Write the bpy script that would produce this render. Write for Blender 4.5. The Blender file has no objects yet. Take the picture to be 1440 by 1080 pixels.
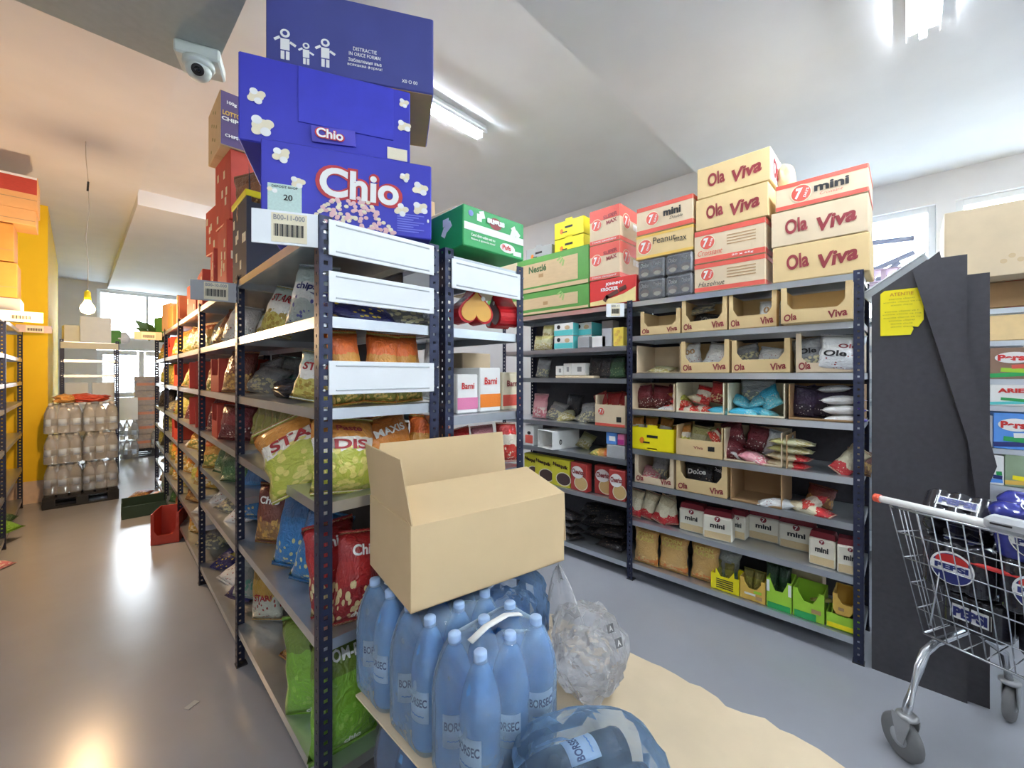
import bpy, bmesh, math, random
from mathutils import Vector, Matrix, noise
R = math.radians
scn = bpy.context.scene
COL = scn.collection

# ------------------------------------------------------------------ camera
HEAD = R(46.4); FPX = 583.0; CAMH = 1.5; HORIZON = 527.0
cam = bpy.data.cameras.new('camera'); camo = bpy.data.objects.new('camera', cam); COL.objects.link(camo)
cam.sensor_width = 36; cam.lens = 36 * FPX / 1440; cam.shift_y = -(540 - HORIZON) / 1440
cam.clip_start = 0.03
camo.location = (0, 0, CAMH); camo.rotation_euler = (R(90), 0, -HEAD)
scn.camera = camo
scn.view_settings.view_transform = 'Standard'; scn.view_settings.look = 'None'
scn.view_settings.gamma = 1; scn.view_settings.use_curve_mapping = False
scn.view_settings.exposure = 1.85
# ------------------------------------------------------------------ sky and light levels
w = bpy.data.worlds.new('daylight'); scn.world = w; w.use_nodes = True
bg = w.node_tree.nodes['Background']; bg.inputs[0].default_value = (0.86, 0.93, 1.0, 1); bg.inputs[1].default_value = 9.0
TUBE = 72.0         # radiance of the fluorescent tubes
BULB = 24.0         # watts of the bare warm bulb

S_, C_ = math.sin(HEAD), math.cos(HEAD)
def ray(px, py=HORIZON):
    u = (px - 720) / FPX
    return (S_ + u * C_, C_ - u * S_, (HORIZON - py) / FPX)
def at_x(px, X):                       # Y where the sight line of a column meets the plane X
    r = ray(px); return r[1] * X / r[0]
def at_y(px, Y):
    r = ray(px); return r[0] * Y / r[1]
def at_h(px, py, h):
    r = ray(px, py); t = (h - CAMH) / r[2]; return (r[0] * t, r[1] * t)

# ------------------------------------------------------------------ materials
def lin(c):
    return tuple(((v / 255) / 12.92 if v / 255 <= 0.04045 else ((v / 255 + 0.055) / 1.055) ** 2.4) for v in c) + (1,)
MATS = {}
def nodes_of(name):
    m = bpy.data.materials.new(name); m.use_nodes = True
    nt = m.node_tree; return m, nt, nt.nodes['Principled BSDF']
def pm(name, rgb, rough=0.6, metal=0.0, var=0.08, scale=14.0, bump=0.0, spec=0.5, trans=0.0, coat=0.0):
    if name in MATS: return MATS[name]
    m, nt, b = nodes_of(name); N, L = nt.nodes, nt.links
    tc = N.new('ShaderNodeTexCoord'); no = N.new('ShaderNodeTexNoise'); no.inputs['Scale'].default_value = scale
    no.inputs['Detail'].default_value = 3
    L.new(tc.outputs['Object'], no.inputs['Vector'])
    hsv = N.new('ShaderNodeHueSaturation'); hsv.inputs['Color'].default_value = lin(rgb)
    mr = N.new('ShaderNodeMapRange'); mr.inputs[1].default_value = 0.25; mr.inputs[2].default_value = 0.75
    mr.inputs[3].default_value = 1 - var; mr.inputs[4].default_value = 1 + var
    L.new(no.outputs['Fac'], mr.inputs[0]); L.new(mr.outputs[0], hsv.inputs['Value']); L.new(hsv.outputs[0], b.inputs['Base Color'])
    b.inputs['Roughness'].default_value = rough; b.inputs['Metallic'].default_value = metal
    b.inputs['Specular IOR Level'].default_value = spec; b.inputs['Transmission Weight'].default_value = trans
    b.inputs['Coat Weight'].default_value = coat
    if bump:
        bp = N.new('ShaderNodeBump'); bp.inputs['Strength'].default_value = bump; bp.inputs['Distance'].default_value = 0.01
        L.new(no.outputs['Fac'], bp.inputs['Height']); L.new(bp.outputs[0], b.inputs['Normal'])
    MATS[name] = m; return m
def em(name, rgb, strength):
    if name in MATS: return MATS[name]
    m, nt, b = nodes_of(name)
    b.inputs['Base Color'].default_value = lin(rgb); b.inputs['Emission Color'].default_value = lin(rgb); b.inputs['Emission Strength'].default_value = strength
    MATS[name] = m; return m
def film(name, rgb, opacity=0.3, rough=0.12, scale=9.0):
    if name in MATS: return MATS[name]
    m, nt, b = nodes_of(name); N, L = nt.nodes, nt.links
    b.inputs['Base Color'].default_value = lin(rgb); b.inputs['Roughness'].default_value = rough
    b.inputs['Specular IOR Level'].default_value = 0.9
    tr = N.new('ShaderNodeBsdfTransparent'); tr.inputs[0].default_value = tuple(0.8 + 0.2 * v for v in lin(rgb)[:3]) + (1,)
    mx = N.new('ShaderNodeMixShader')
    no = N.new('ShaderNodeTexNoise'); no.inputs['Scale'].default_value = scale; no.inputs['Detail'].default_value = 2; no.inputs['Distortion'].default_value = 0.6
    tc = N.new('ShaderNodeTexCoord'); L.new(tc.outputs['Object'], no.inputs['Vector'])
    mr = N.new('ShaderNodeMapRange'); mr.inputs[1].default_value = 0.35; mr.inputs[2].default_value = 0.7
    mr.inputs[3].default_value = opacity * 0.7; mr.inputs[4].default_value = min(1, opacity * 1.35)
    fr = N.new('ShaderNodeFresnel'); fr.inputs['IOR'].default_value = 1.5
    ad = N.new('ShaderNodeMath'); ad.operation = 'MULTIPLY_ADD'; ad.use_clamp = True; ad.inputs[1].default_value = 0.8
    L.new(no.outputs['Fac'], mr.inputs[0]); L.new(fr.outputs[0], ad.inputs[0]); L.new(mr.outputs[0], ad.inputs[2]); L.new(ad.outputs[0], mx.inputs[0])
    bp = N.new('ShaderNodeBump'); bp.inputs['Strength'].default_value = 0.45; bp.inputs['Distance'].default_value = 0.02
    L.new(no.outputs['Fac'], bp.inputs['Height']); L.new(bp.outputs[0], b.inputs['Normal'])
    L.new(tr.outputs[0], mx.inputs[1]); L.new(b.outputs[0], mx.inputs[2])
    L.new(mx.outputs[0], N['Material Output'].inputs[0])
    MATS[name] = m; return m
def bagmat(name, top, mid, low, spot=None, rough=0.28, cuts=(0.38, 0.68), spots=0.45):
    """printed foil: three wavy zones and a picture of pieces in the lower zone"""
    if name in MATS: return MATS[name]
    m, nt, b = nodes_of(name); N, L = nt.nodes, nt.links
    tc = N.new('ShaderNodeTexCoord'); sep = N.new('ShaderNodeSeparateXYZ'); L.new(tc.outputs['Generated'], sep.inputs[0])
    no = N.new('ShaderNodeTexNoise'); no.inputs['Scale'].default_value = 3.0; L.new(tc.outputs['Generated'], no.inputs['Vector'])
    ad = N.new('ShaderNodeMath'); ad.operation = 'MULTIPLY_ADD'; ad.inputs[1].default_value = 0.28; L.new(no.outputs['Fac'], ad.inputs[0]); L.new(sep.outputs['Z'], ad.inputs[2])
    sb = N.new('ShaderNodeMath'); sb.operation = 'SUBTRACT'; sb.inputs[1].default_value = 0.14; L.new(ad.outputs[0], sb.inputs[0])
    cr = N.new('ShaderNodeValToRGB'); cr.color_ramp.interpolation = 'CONSTANT'
    e = cr.color_ramp.elements; e[0].position = 0; e[0].color = lin(low); e[1].position = cuts[0]; e[1].color = lin(mid)
    k = e.new(cuts[1]); k.color = lin(top); L.new(sb.outputs[0], cr.inputs[0])
    col = cr.outputs[0]
    if spot:
        vo = N.new('ShaderNodeTexVoronoi'); vo.inputs['Scale'].default_value = 8.0; L.new(tc.outputs['Generated'], vo.inputs['Vector'])
        lt = N.new('ShaderNodeMath'); lt.operation = 'LESS_THAN'; lt.inputs[1].default_value = spots; L.new(vo.outputs['Distance'], lt.inputs[0])
        lz = N.new('ShaderNodeMath'); lz.operation = 'LESS_THAN'; lz.inputs[1].default_value = cuts[0] + 0.06; L.new(sb.outputs[0], lz.inputs[0])
        mu = N.new('ShaderNodeMath'); mu.operation = 'MULTIPLY'; L.new(lt.outputs[0], mu.inputs[0]); L.new(lz.outputs[0], mu.inputs[1])
        mx = N.new('ShaderNodeMix'); mx.data_type = 'RGBA'; L.new(mu.outputs[0], mx.inputs[0]); L.new(col, mx.inputs[6]); mx.inputs[7].default_value = lin(spot)
        col = mx.outputs[2]
    L.new(col, b.inputs['Base Color']); b.inputs['Roughness'].default_value = rough; b.inputs['Specular IOR Level'].default_value = 0.7
    n2 = N.new('ShaderNodeTexNoise'); n2.inputs['Scale'].default_value = 7; n2.inputs['Distortion'].default_value = 2; L.new(tc.outputs['Generated'], n2.inputs['Vector'])
    bp = N.new('ShaderNodeBump'); bp.inputs['Strength'].default_value = 0.5; bp.inputs['Distance'].default_value = 0.02
    L.new(n2.outputs['Fac'], bp.inputs['Height']); L.new(bp.outputs[0], b.inputs['Normal'])
    MATS[name] = m; return m

wall_m = pm('white_wall_paint', (232, 232, 233), 0.85, var=0.025, scale=5)
ceil_m = pm('white_ceiling_paint', (226, 227, 228), 0.9, var=0.03, scale=3)
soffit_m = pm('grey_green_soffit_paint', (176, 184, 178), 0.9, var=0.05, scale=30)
yellow_wall = pm('yellow_wall_paint', (250, 205, 30), 0.8, var=0.03, scale=4)
floor_m = pm('grey_resin_floor', (160, 162, 168), 0.24, var=0.05, scale=2.5, bump=0.03)
navy = pm('dark_navy_rack_steel', (44, 50, 74), 0.42, 0.35, 0.08, 30)
steel = pm('galvanised_shelf_steel', (206, 211, 216), 0.3, 0.85, 0.06, 12)
whitem = pm('white_enamel_metal', (236, 240, 242), 0.4, 0.0, 0.03, 10)
kraft = pm('kraft_cardboard', (210, 184, 144), 0.85, var=0.06, scale=9)
kraft2 = pm('pale_kraft_cardboard', (220, 200, 168), 0.85, var=0.05, scale=9)
kraftd = pm('brown_kraft_cardboard', (178, 142, 100), 0.85, var=0.07, scale=9)
kraftg = pm('yellowed_kraft_cardboard', (222, 194, 142), 0.85, var=0.05, scale=9)
tape_m = pm('packing_tape', (196, 166, 116), 0.35, var=0.04)
chio_blue = pm('royal_blue_print', (52, 54, 178), 0.55, var=0.05, scale=8)
chio_dull = pm('slate_blue_print', (66, 72, 142), 0.6, var=0.05, scale=8)
white_p = pm('white_print', (240, 240, 236), 0.6, var=0.02)
cream_p = pm('cream_print', (236, 226, 196), 0.6, var=0.04)
red_p = pm('red_print', (206, 44, 40), 0.5, var=0.05)
salmon_p = pm('salmon_red_print', (220, 92, 76), 0.6, var=0.05)
maroon_p = pm('maroon_print', (140, 46, 52), 0.6, var=0.05)
black_p = pm('black_print', (28, 28, 30), 0.6, var=0.05)
grey_p = pm('grey_print', (150, 150, 150), 0.6, var=0.05)
green_p = pm('green_print', (40, 160, 84), 0.5, var=0.04)
dgreen_p = pm('leaf_green_print', (86, 150, 66), 0.6, var=0.05)
black_m = pm('charcoal_board', (62, 60, 64), 0.75, var=0.14, scale=40)
yellow_p = pm('bright_yellow_print', (250, 232, 20), 0.5, var=0.03)
gold_p = pm('gold_print', (226, 184, 84), 0.45, var=0.05)
orange_p = pm('orange_print', (236, 130, 40), 0.5, var=0.06)
purple_p = pm('plum_print', (92, 74, 120), 0.6, var=0.05)
navy_p = pm('navy_print', (36, 44, 110), 0.5, var=0.05)
teal_p = pm('turquoise_print', (96, 206, 206), 0.5, var=0.05)
pink_p = pm('pink_print', (226, 130, 170), 0.5, var=0.05)
lime_p = pm('lime_print', (166, 214, 60), 0.5, var=0.06)
skyb_p = pm('sky_blue_print', (90, 150, 226), 0.5, var=0.06)
chrome = pm('chrome_wire', (205, 208, 212), 0.22, 0.9, 0.03)
plastic_b = pm('black_plastic', (30, 30, 32), 0.5, var=0.05)
plastic_g = pm('grey_plastic', (170, 172, 174), 0.5, var=0.05)
tube_m = em('lit_fluorescent_tube', (236, 245, 255), TUBE)
bulb_m = em('lit_bulb_glass', (255, 206, 130), 30)

# ------------------------------------------------------------------ mesh helpers
MC = {}
def finish(name, verts, faces, smooth=False):
    me = bpy.data.meshes.new(name); me.from_pydata([tuple(v) for v in verts], [], faces); me.materials.append(None)
    if smooth: me.polygons.foreach_set('use_smooth', [True] * len(me.polygons))
    me.update(); return me
def box_mesh(sx, sy, sz, bev=0.003):
    """box centred in x,y and standing on z = 0"""
    key = ('box', round(sx, 4), round(sy, 4), round(sz, 4), bev)
    if key in MC: return MC[key]
    bm = bmesh.new(); bmesh.ops.create_cube(bm, size=1)
    bmesh.ops.scale(bm, vec=(sx, sy, sz), verts=bm.verts); bmesh.ops.translate(bm, vec=(0, 0, sz / 2), verts=bm.verts)
    b = min(bev, min(sx, sy, sz) * 0.3)
    if b > 0.0004: bmesh.ops.bevel(bm, geom=bm.edges[:], offset=b, segments=1, affect='EDGES')
    me = bpy.data.meshes.new('box'); bm.to_mesh(me); bm.free(); me.materials.append(None)
    MC[key] = me; return me
def lathe_mesh(key, prof, seg=20):
    if key in MC: return MC[key]
    V, F = [], []
    for r, z in prof:
        for i in range(seg):
            t = 2 * math.pi * i / seg; V.append((r * math.cos(t), r * math.sin(t), z))
    n = len(prof)
    for k in range(n - 1):
        for i in range(seg):
            j = (i + 1) % seg; F.append((k * seg + i, k * seg + j, (k + 1) * seg + j, (k + 1) * seg + i))
    F.append(tuple(range(seg))[::-1]); F.append(tuple((n - 1) * seg + i for i in range(seg)))
    MC[key] = finish(key, V, F, True); return MC[key]
def tube_mesh(pts, r, seg=8, key=None):
    if key and key in MC: return MC[key]
    pts = [Vector(p) for p in pts]; V, F = [], []
    for i, p in enumerate(pts):
        d = (pts[min(i + 1, len(pts) - 1)] - pts[max(i - 1, 0)]).normalized()
        a = d.cross(Vector((0, 0, 1)) if abs(d.z) < 0.9 else Vector((1, 0, 0))).normalized(); b = d.cross(a)
        for k in range(seg):
            t = 2 * math.pi * k / seg; V.append(p + (a * math.cos(t) + b * math.sin(t)) * r)
    for i in range(len(pts) - 1):
        for k in range(seg):
            j = (k + 1) % seg; F.append((i * seg + k, i * seg + j, (i + 1) * seg + j, (i + 1) * seg + k))
    F.append(tuple(range(seg))[::-1]); F.append(tuple((len(pts) - 1) * seg + k for k in range(seg)))
    me = finish('tube', V, F, True)
    if key: MC[key] = me
    return me
def prism_mesh(poly, t, key=None):
    """outline in x,z extruded by t along +y"""
    if key and key in MC: return MC[key]
    n = len(poly); V = [(x, 0, z) for x, z in poly] + [(x, t, z) for x, z in poly]
    F = [tuple(range(n)), tuple(range(2 * n - 1, n - 1, -1))] + [(i, i + n, (i + 1) % n + n, (i + 1) % n) for i in range(n)]
    me = finish('prism', V, F)
    bm = bmesh.new(); bm.from_mesh(me); bmesh.ops.recalc_face_normals(bm, faces=bm.faces); bm.to_mesh(me); bm.free()
    if key: MC[key] = me
    return me
def solid(me, t, key):
    """bake a wall thickness into a mesh"""
    o = bpy.data.objects.new('tmp', me); COL.objects.link(o)
    md = o.modifiers.new('s', 'SOLIDIFY'); md.thickness = t; md.offset = -1
    bpy.context.view_layer.update()
    r = bpy.data.meshes.new_from_object(o.evaluated_get(bpy.context.evaluated_depsgraph_get()))
    bpy.data.objects.remove(o); r.materials.clear(); r.materials.append(None); MC[key] = r; return r

def part(name, me, mat, parent=None, loc=(0, 0, 0), rot=(0, 0, 0), sc=(1, 1, 1), label=None):
    o = bpy.data.objects.new(name, me); COL.objects.link(o)
    o.material_slots[0].link = 'OBJECT'; o.material_slots[0].material = mat
    o.location = loc; o.rotation_euler = rot; o.scale = sc if hasattr(sc, '__len__') else (sc,) * 3
    if parent: o.parent = parent
    if label: o['label'] = label
    return o
LABELS = {}
def tag(o, label, cat, group=None, kind=None):
    o['label'] = label; o['category'] = cat
    if group: o['group'] = group
    if kind: o['kind'] = kind
    LABELS.setdefault(label, []).append(o.name); return o
def thing(name, label, cat, loc=(0, 0, 0), rz=0.0, group=None, rot=None):
    o = bpy.data.objects.new(name, None); COL.objects.link(o); o.empty_display_size = 0.05
    o.location = loc; o.rotation_euler = rot if rot else (0, 0, rz)
    return tag(o, label, cat, group)
def struct(name, me, mat, loc=(0, 0, 0), rot=(0, 0, 0)):
    o = part(name, me, mat, None, loc, rot); o['kind'] = 'structure'; return o
def span(x0, x1, y0, y1, z0, z1, bev=0.0):
    return box_mesh(x1 - x0, y1 - y0, z1 - z0, bev), ((x0 + x1) / 2, (y0 + y1) / 2, z0)

# lettering -------------------------------------------------------
def text_mesh(s, bold=0.0, shear=0.0):
    key = ('txt', s, bold, shear)
    if key in MC: return MC[key]
    cu = bpy.data.curves.new('t', 'FONT'); cu.body = s; cu.size = 1; cu.resolution_u = 5 if len(s) < 7 else 2; cu.offset = bold; cu.shear = shear
    cu.align_x = 'CENTER'
    o = bpy.data.objects.new('t', cu); COL.objects.link(o); bpy.context.view_layer.update()
    me = bpy.data.meshes.new_from_object(o.evaluated_get(bpy.context.evaluated_depsgraph_get()))
    bpy.data.objects.remove(o); me.materials.clear(); me.materials.append(None)
    xs = [v.co.x for v in me.vertices]; ys = [v.co.y for v in me.vertices]
    cx, cy = (min(xs) + max(xs)) / 2, (min(ys) + max(ys)) / 2; wx, wy = max(xs) - min(xs), max(ys) - min(ys)
    for v in me.vertices: v.co = ((v.co.x - cx) / wx, (v.co.y - cy) / wy, 0)
    MC[key] = me; return me
FACE = {'front': (R(90), 0, 0), 'right': (R(90), 0, R(90)), 'left': (R(90), 0, R(-90)), 'top': (0, 0, 0), 'back': (R(90), 0, R(180))}
def face_pos(dim, face, x, z, e):
    w_, d_, h_ = dim
    return {'front': (x, -d_ / 2 - e, z), 'right': (w_ / 2 + e, x, z), 'left': (-w_ / 2 - e, -x, z), 'top': (x, z, h_ + e), 'back': (-x, d_ / 2 + e, z)}[face]
def lettering(par, dim, s, mat, x, z, wid, hgt, face='front', tilt=0.0, bold=0.02, shear=0.0, e=0.003, name='lettering'):
    rot = Matrix.Rotation(tilt, 4, 'Z'); base = Matrix.LocRotScale(None, None, None)
    from mathutils import Euler
    m = Euler(FACE[face]).to_matrix().to_4x4() @ rot
    return part(name, text_mesh(s, bold, shear), mat, par, face_pos(dim, face, x, z, e), m.to_euler(), (wid, hgt, 1))
def patch(par, dim, name, mat, x, z, wid, hgt, face='front', e=0.0002, t=0.0012, tilt=0.0):
    from mathutils import Euler
    m = Euler(FACE[face]).to_matrix().to_4x4() @ Matrix.Rotation(tilt, 4, 'Z')
    return part(name, box_mesh(1, 1, 1, 0), mat, par, face_pos(dim, face, x, z, e), m.to_euler(), (wid, hgt, t))
def disc(par, dim, name, mat, x, z, wid, hgt, face='front', e=0.0004, t=0.0012, tilt=0.0):
    from mathutils import Euler
    me = lathe_mesh('unit_disc', [(0.5, 0), (0.5, 1)], 24)
    m = Euler(FACE[face]).to_matrix().to_4x4() @ Matrix.Rotation(tilt, 4, 'Z')
    return part(name, me, mat, par, face_pos(dim, face, x, z, e), m.to_euler(), (wid, hgt, t))

# cartons ----------------------------------------------------------
def carton(name, label, cat, loc, rz, dim, mat, group=None, seam=True, rot=None):
    t = thing(name, label, cat, loc, rz, group, rot)
    w_, d_, h_ = dim
    part('carton_body', box_mesh(w_, d_, h_, 0.004), mat, t)
    if seam:
        patch(t, dim, 'tape_strip', tape_m, 0, 0, w_ * 0.98, 0.05, 'top')
        part('bottom_tape', box_mesh(w_ * 0.98, 0.05, 0.0012, 0), tape_m, t, (0, 0, -0.0013))
    return t
def tray(name, label, loc, rz, dim, mat, front=0.35, tab=0.16, group=None, cat='display tray', words=None, rot=None, torn=0.0, full_sides=True):
    """shelf-ready carton with a low cut-out front"""
    t = thing(name, label, cat, loc, rz, group, rot); w_, d_, h_ = dim; k = 0.005
    part('base_panel', box_mesh(w_, d_, k, 0.001), mat, t)
    part('back_panel', box_mesh(w_, k, h_, 0.001), mat, t, (0, d_ / 2 - k / 2, 0))
    for s in (-1, 1): part('side_panel', box_mesh(k, d_ - 2 * k, h_, 0.001), mat, t, (s * (w_ / 2 - k / 2), 0, 0))
    f = h_ * front; tw = w_ * tab; c = h_
    a = -w_ / 2; b = w_ / 2
    if full_sides:
        poly = [(a, 0), (b, 0), (b, c), (b - tw * 0.55, c), (b - tw * 0.6, f * 1.5), (b - tw, f * 1.15), (b - tw * 1.2, f), (a + tw * 1.2, f + torn * h_), (a + tw, f * 1.15), (a + tw * 0.6, f * 1.5), (a + tw * 0.55, c), (a, c)]
    else:
        poly = [(a, 0), (b, 0), (b, f), (a, f)]
    part('front_panel', prism_mesh(poly, k), mat, t, (0, -d_ / 2, 0))
    for s, m, x, z, ww, hh in (words or ()):
        lettering(t, dim, s, m, x * w_, z * h_, ww * w_, hh * h_, tilt=R(8), shear=0.15, bold=0.03)
    return t

# bags -------------------------------------------------------------
def bag_y(u, v, seed, th):
    """depth of the front foil at u,v in -0.5..0.5"""
    a = max(0.0, 1 - abs(2 * u) ** 2.6) ** 0.6; b = max(0.0, 1 - abs(2 * v) ** 2.4) ** 0.7
    n = 0.16 * noise.noise((u * 4 + seed * 3.1, v * 4, seed * 1.7)) + 0.07 * noise.noise((u * 11, v * 9 + seed, seed * 2.3))
    return th / 2 * a * b * (1 + 1.1 * n) 
def bag_edge(u, v, seed):
    return u * (1 - 0.09 * (1 - abs(2 * v) ** 2) + 0.03 * math.sin(v * 17 + seed))
def bag_mesh(seed, th, slump=0.0):
    key = ('bag', seed, th)
    if key in MC: return MC[key]
    nx, nz = 12, 14; V, F = [], []
    for side in (-1, 1):
        for j in range(nz + 1):
            for i in range(nx + 1):
                u = i / nx - 0.5; v = j / nz - 0.5
                y = bag_y(u, v, seed if side < 0 else seed + 50, th)
                V.append((bag_edge(u, v, seed), side * y, 0.03 + (v + 0.5) * 0.94))
    o = (nx + 1) * (nz + 1)
    for j in range(nz):
        for i in range(nx):
            a = j * (nx + 1) + i; q = (a, a + 1, a + nx + 2, a + nx + 1); F.append(q); F.append(tuple(k + o for k in q[::-1]))
    me = finish('bag', V, F, True)
    bm = bmesh.new(); bm.from_mesh(me); bmesh.ops.remove_doubles(bm, verts=bm.verts, dist=0.0008); bm.to_mesh(me); bm.free()
    MC[key] = me; return me
def seal_mesh():
    if 'seal' in MC: return MC['seal']
    V, F = [], []; n = 24
    for i in range(n + 1):
        u = i / n - 0.5; y = 0.008 * math.sin(i * 2.1)
        for z in (0, 1): V += [(u, y - 0.006, z + 0.1 * math.sin(i * 3.0) * z), (u, y + 0.006, z + 0.1 * math.sin(i * 3.0) * z)]
    for i in range(n):
        a = i * 4; b = a + 4; F += [(a, b, b + 2, a + 2), (a + 1, a + 3, b + 3, b + 1), (a + 2, b + 2, b + 3, a + 3), (a, a + 1, b + 1, b)]
    MC['seal'] = finish('seal', V, F, True); return MC['seal']
def bag_text(s, seed, th, cx, cz, wd, hg):
    key = ('bt', s, seed, th, cx, cz, wd, hg)
    if key in MC: return MC[key]
    me = text_mesh(s, 0.03).copy()
    for v in me.vertices:
        u = v.co.x * wd + cx; q = v.co.y * hg + cz
        v.co = (u, -bag_y(max(-.49, min(.49, u)), max(-.49, min(.49, q - 0.5)), seed, th) - 0.02, q)
    MC[key] = me; return me
def bag(label, mat, loc, size, rot=(0, 0, 0), seed=None, words=(), sealmat=None, group=None, name='snack_bag', cat='snack bag', parts=True):
    w_, h_, t_ = size
    seed = seed if seed is not None else (len(LABELS) % 7)
    th = 1.0
    o = thing(name, label, cat, loc, 0, group, rot)
    part('bag_body', bag_mesh(seed, th), mat, o, sc=(w_, t_, h_))
    if parts:
        part('top_seal', seal_mesh(), sealmat or mat, o, (0, 0, h_ * 0.965), sc=(w_ * 0.99, t_ * 0.4, h_ * 0.045))
        part('bottom_seal', seal_mesh(), sealmat or mat, o, (0, 0, -h_ * 0.008), sc=(w_ * 0.99, t_ * 0.4, h_ * 0.045))
    for s, m, cx, cz, wd, hg in words:
        part('lettering', bag_text(s, seed, th, cx, cz, wd, hg), m, o, sc=(w_, t_, h_))
    return o
def crumple(name, label, cat, mat, loc, size, seed, rz=0, ridge=0.35, sub=4, group=None, kind=None):
    """crushed sheet of film: a folded closed skin"""
    bm = bmesh.new(); bmesh.ops.create_icosphere(bm, subdivisions=sub, radius=0.5)
    for v in bm.verts:
        p = v.co.copy(); q = p * 3.1 + Vector((seed, seed * 1.3, seed * 0.7))
        n = abs(noise.noise(q)) * 1.2 + 0.5 * abs(noise.noise(q * 2.3)) + 0.25 * abs(noise.noise(q * 5))
        v.co = p * (1.12 - ridge * n * 1.3)
        v.co.z = max(v.co.z, -0.36)
    me = bpy.data.meshes.new(name); bm.to_mesh(me); bm.free(); me.materials.append(None)
    zmin = min(v.co.z for v in me.vertices)
    for v in me.vertices: v.co.z -= zmin
    me.polygons.foreach_set('use_smooth', [True] * len(me.polygons))
    o = part(name, me, mat, None, loc, (0, 0, rz), size); tag(o, label, cat, group, kind); return o

# ================================================================== STRUCTURE
YB = 12.65; XW = 5.3; XI = 4.3; YE = 1.36
def cell(name, mat, *b): 
    me, l = span(*b); return struct(name, me, mat, l)
cell('floor', floor_m, -3, XW + 0.3, -4.5, YB + 0.3, -0.1, 0)
cell('ground_outside', pm('outdoor_paving', (150, 148, 144), 0.9, scale=0.5), -60, 60, -60, 60, -0.3, -0.1)
cell('ceiling', ceil_m, 0.465, XW + 0.3, -4.5, YE, 3.3, 3.75)                      # near part over the right aisle
cell('ceiling_far', ceil_m, 0.465, XW + 0.3, YE, 6.15, 3.55, 3.75)
cell('trim_1', ceil_m, 0.465, XW + 0.3, 6.15, YB, 3.38, 3.75)                      # cross beam and ceiling behind it
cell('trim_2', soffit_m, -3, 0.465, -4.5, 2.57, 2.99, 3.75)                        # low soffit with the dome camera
cell('ceiling_soffit', ceil_m, -3, 0.465, 2.57, YB, 3.5, 3.75)
cell('wall_left', wall_m, -3.2, -3, -4.5, YB, 0, 3.75)
cell('wall_rear', wall_m, -3, XW + 0.3, -4.7, -4.5, 0, 3.75)
cell('wall_inner', wall_m, XI, XW, YE, YB, 0, 3.55)                                # solid wall behind the right rack
# right wall with two window openings
W = [(-0.19, 0.95), (-1.75, -0.31), (-3.6, -1.95)]
z0, z1 = 1.95, 3.03
cell('wall_right', wall_m, XW, XW + 0.2, -4.5, YE, 0, z0)
cell('wall_right_head', wall_m, XW, XW + 0.2, -4.5, YE, z1, 3.3)
ed = [-4.5] + [v for p in sorted(W) for v in p] + [YE]
for i in range(0, len(ed), 2): cell('wall_right_pier', wall_m, XW, XW + 0.2, ed[i], ed[i + 1], z0, z1)
glass = film('window_glass', (235, 245, 250), 0.05, 0.03)
def window_x(n, y0, y1, X):
    e = bpy.data.objects.new('window_%d' % n, None); COL.objects.link(e); e['kind'] = 'structure'
    e.location = (X, (y0 + y1) / 2, z0); wd = y1 - y0; hh = z1 - z0
    for s in (-1, 1): part('window_frame', box_mesh(0.06, 0.05, hh, 0.004), whitem, e, (0, s * (wd / 2 - 0.025), 0))
    for z in (0, hh - 0.05): part('window_frame', box_mesh(0.06, wd - 0.1, 0.05, 0.004), whitem, e, (0, 0, z))
    part('window_mullion', box_mesh(0.05, 0.04, hh - 0.1, 0.004), whitem, e, (0, wd * 0.12, 0.05))
    part('window_pane', box_mesh(0.008, wd - 0.1, hh - 0.1, 0), glass, e, (0.01, 0, 0.05))
for i, (a, b) in enumerate(W): window_x(i + 1, a, b, XW + 0.08)
# back wall: windows high up and a glazed door
bx0, bx1, bz0, bz1 = 0.3, 1.75, 2.28, 3.36
cell('wall_back', wall_m, -3, bx0, YB, YB + 0.2, 0, 3.75)
cell('wall_back_right', wall_m, bx1, XW, YB, YB + 0.2, 0, 3.75)
cell('wall_back_head', wall_m, bx0, bx1, YB, YB + 0.2, bz1, 3.75)
cell('wall_back_rail', wall_m, bx0, bx1, YB, YB + 0.2, 2.05, bz0)
e = bpy.data.objects.new('window_4', None); COL.objects.link(e); e['kind'] = 'structure'; e.location = ((bx0 + bx1) / 2, YB + 0.1, bz0)
wd, hh = bx1 - bx0, bz1 - bz0
for s in (-1, 1): part('window_frame', box_mesh(0.06, 0.06, hh, 0.004), whitem, e, (s * (wd / 2 - 0.03), 0, 0))
for z in (0, hh - 0.06): part('window_frame', box_mesh(wd - 0.12, 0.06, 0.06, 0.004), whitem, e, (0, 0, z))
part('window_mullion', box_mesh(0.05, 0.05, hh - 0.12, 0.004), whitem, e, (0.1, 0, 0.06))
part('window_pane', box_mesh(wd - 0.1, 0.008, hh - 0.1, 0), glass, e, (0, 0.01, 0.05))
e = bpy.data.objects.new('door_1', None); COL.objects.link(e); e['kind'] = 'structure'; e.location = ((bx0 + bx1) / 2, YB + 0.08, 0)
frost = film('frosted_door_glass', (206, 222, 230), 0.3, 0.3)
for s in (-1, 0, 1): part('door_stile', box_mesh(0.09, 0.05, 2.04, 0.004), whitem, e, (s * (wd / 2 - 0.046), 0, 0))
for z in (0, 1.0, 1.94):
    for s in (-1, 1): part('door_rail', box_mesh(wd / 2 - 0.14, 0.045, 0.1, 0.004), whitem, e, (s * wd / 4, 0, z))
for s in (-1, 1):
    for z in (0.1, 1.1): part('door_pane', box_mesh(wd / 2 - 0.14, 0.012, 0.9 if z < 1 else 0.84, 0), frost, e, (s * wd / 4, 0, z))
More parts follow.
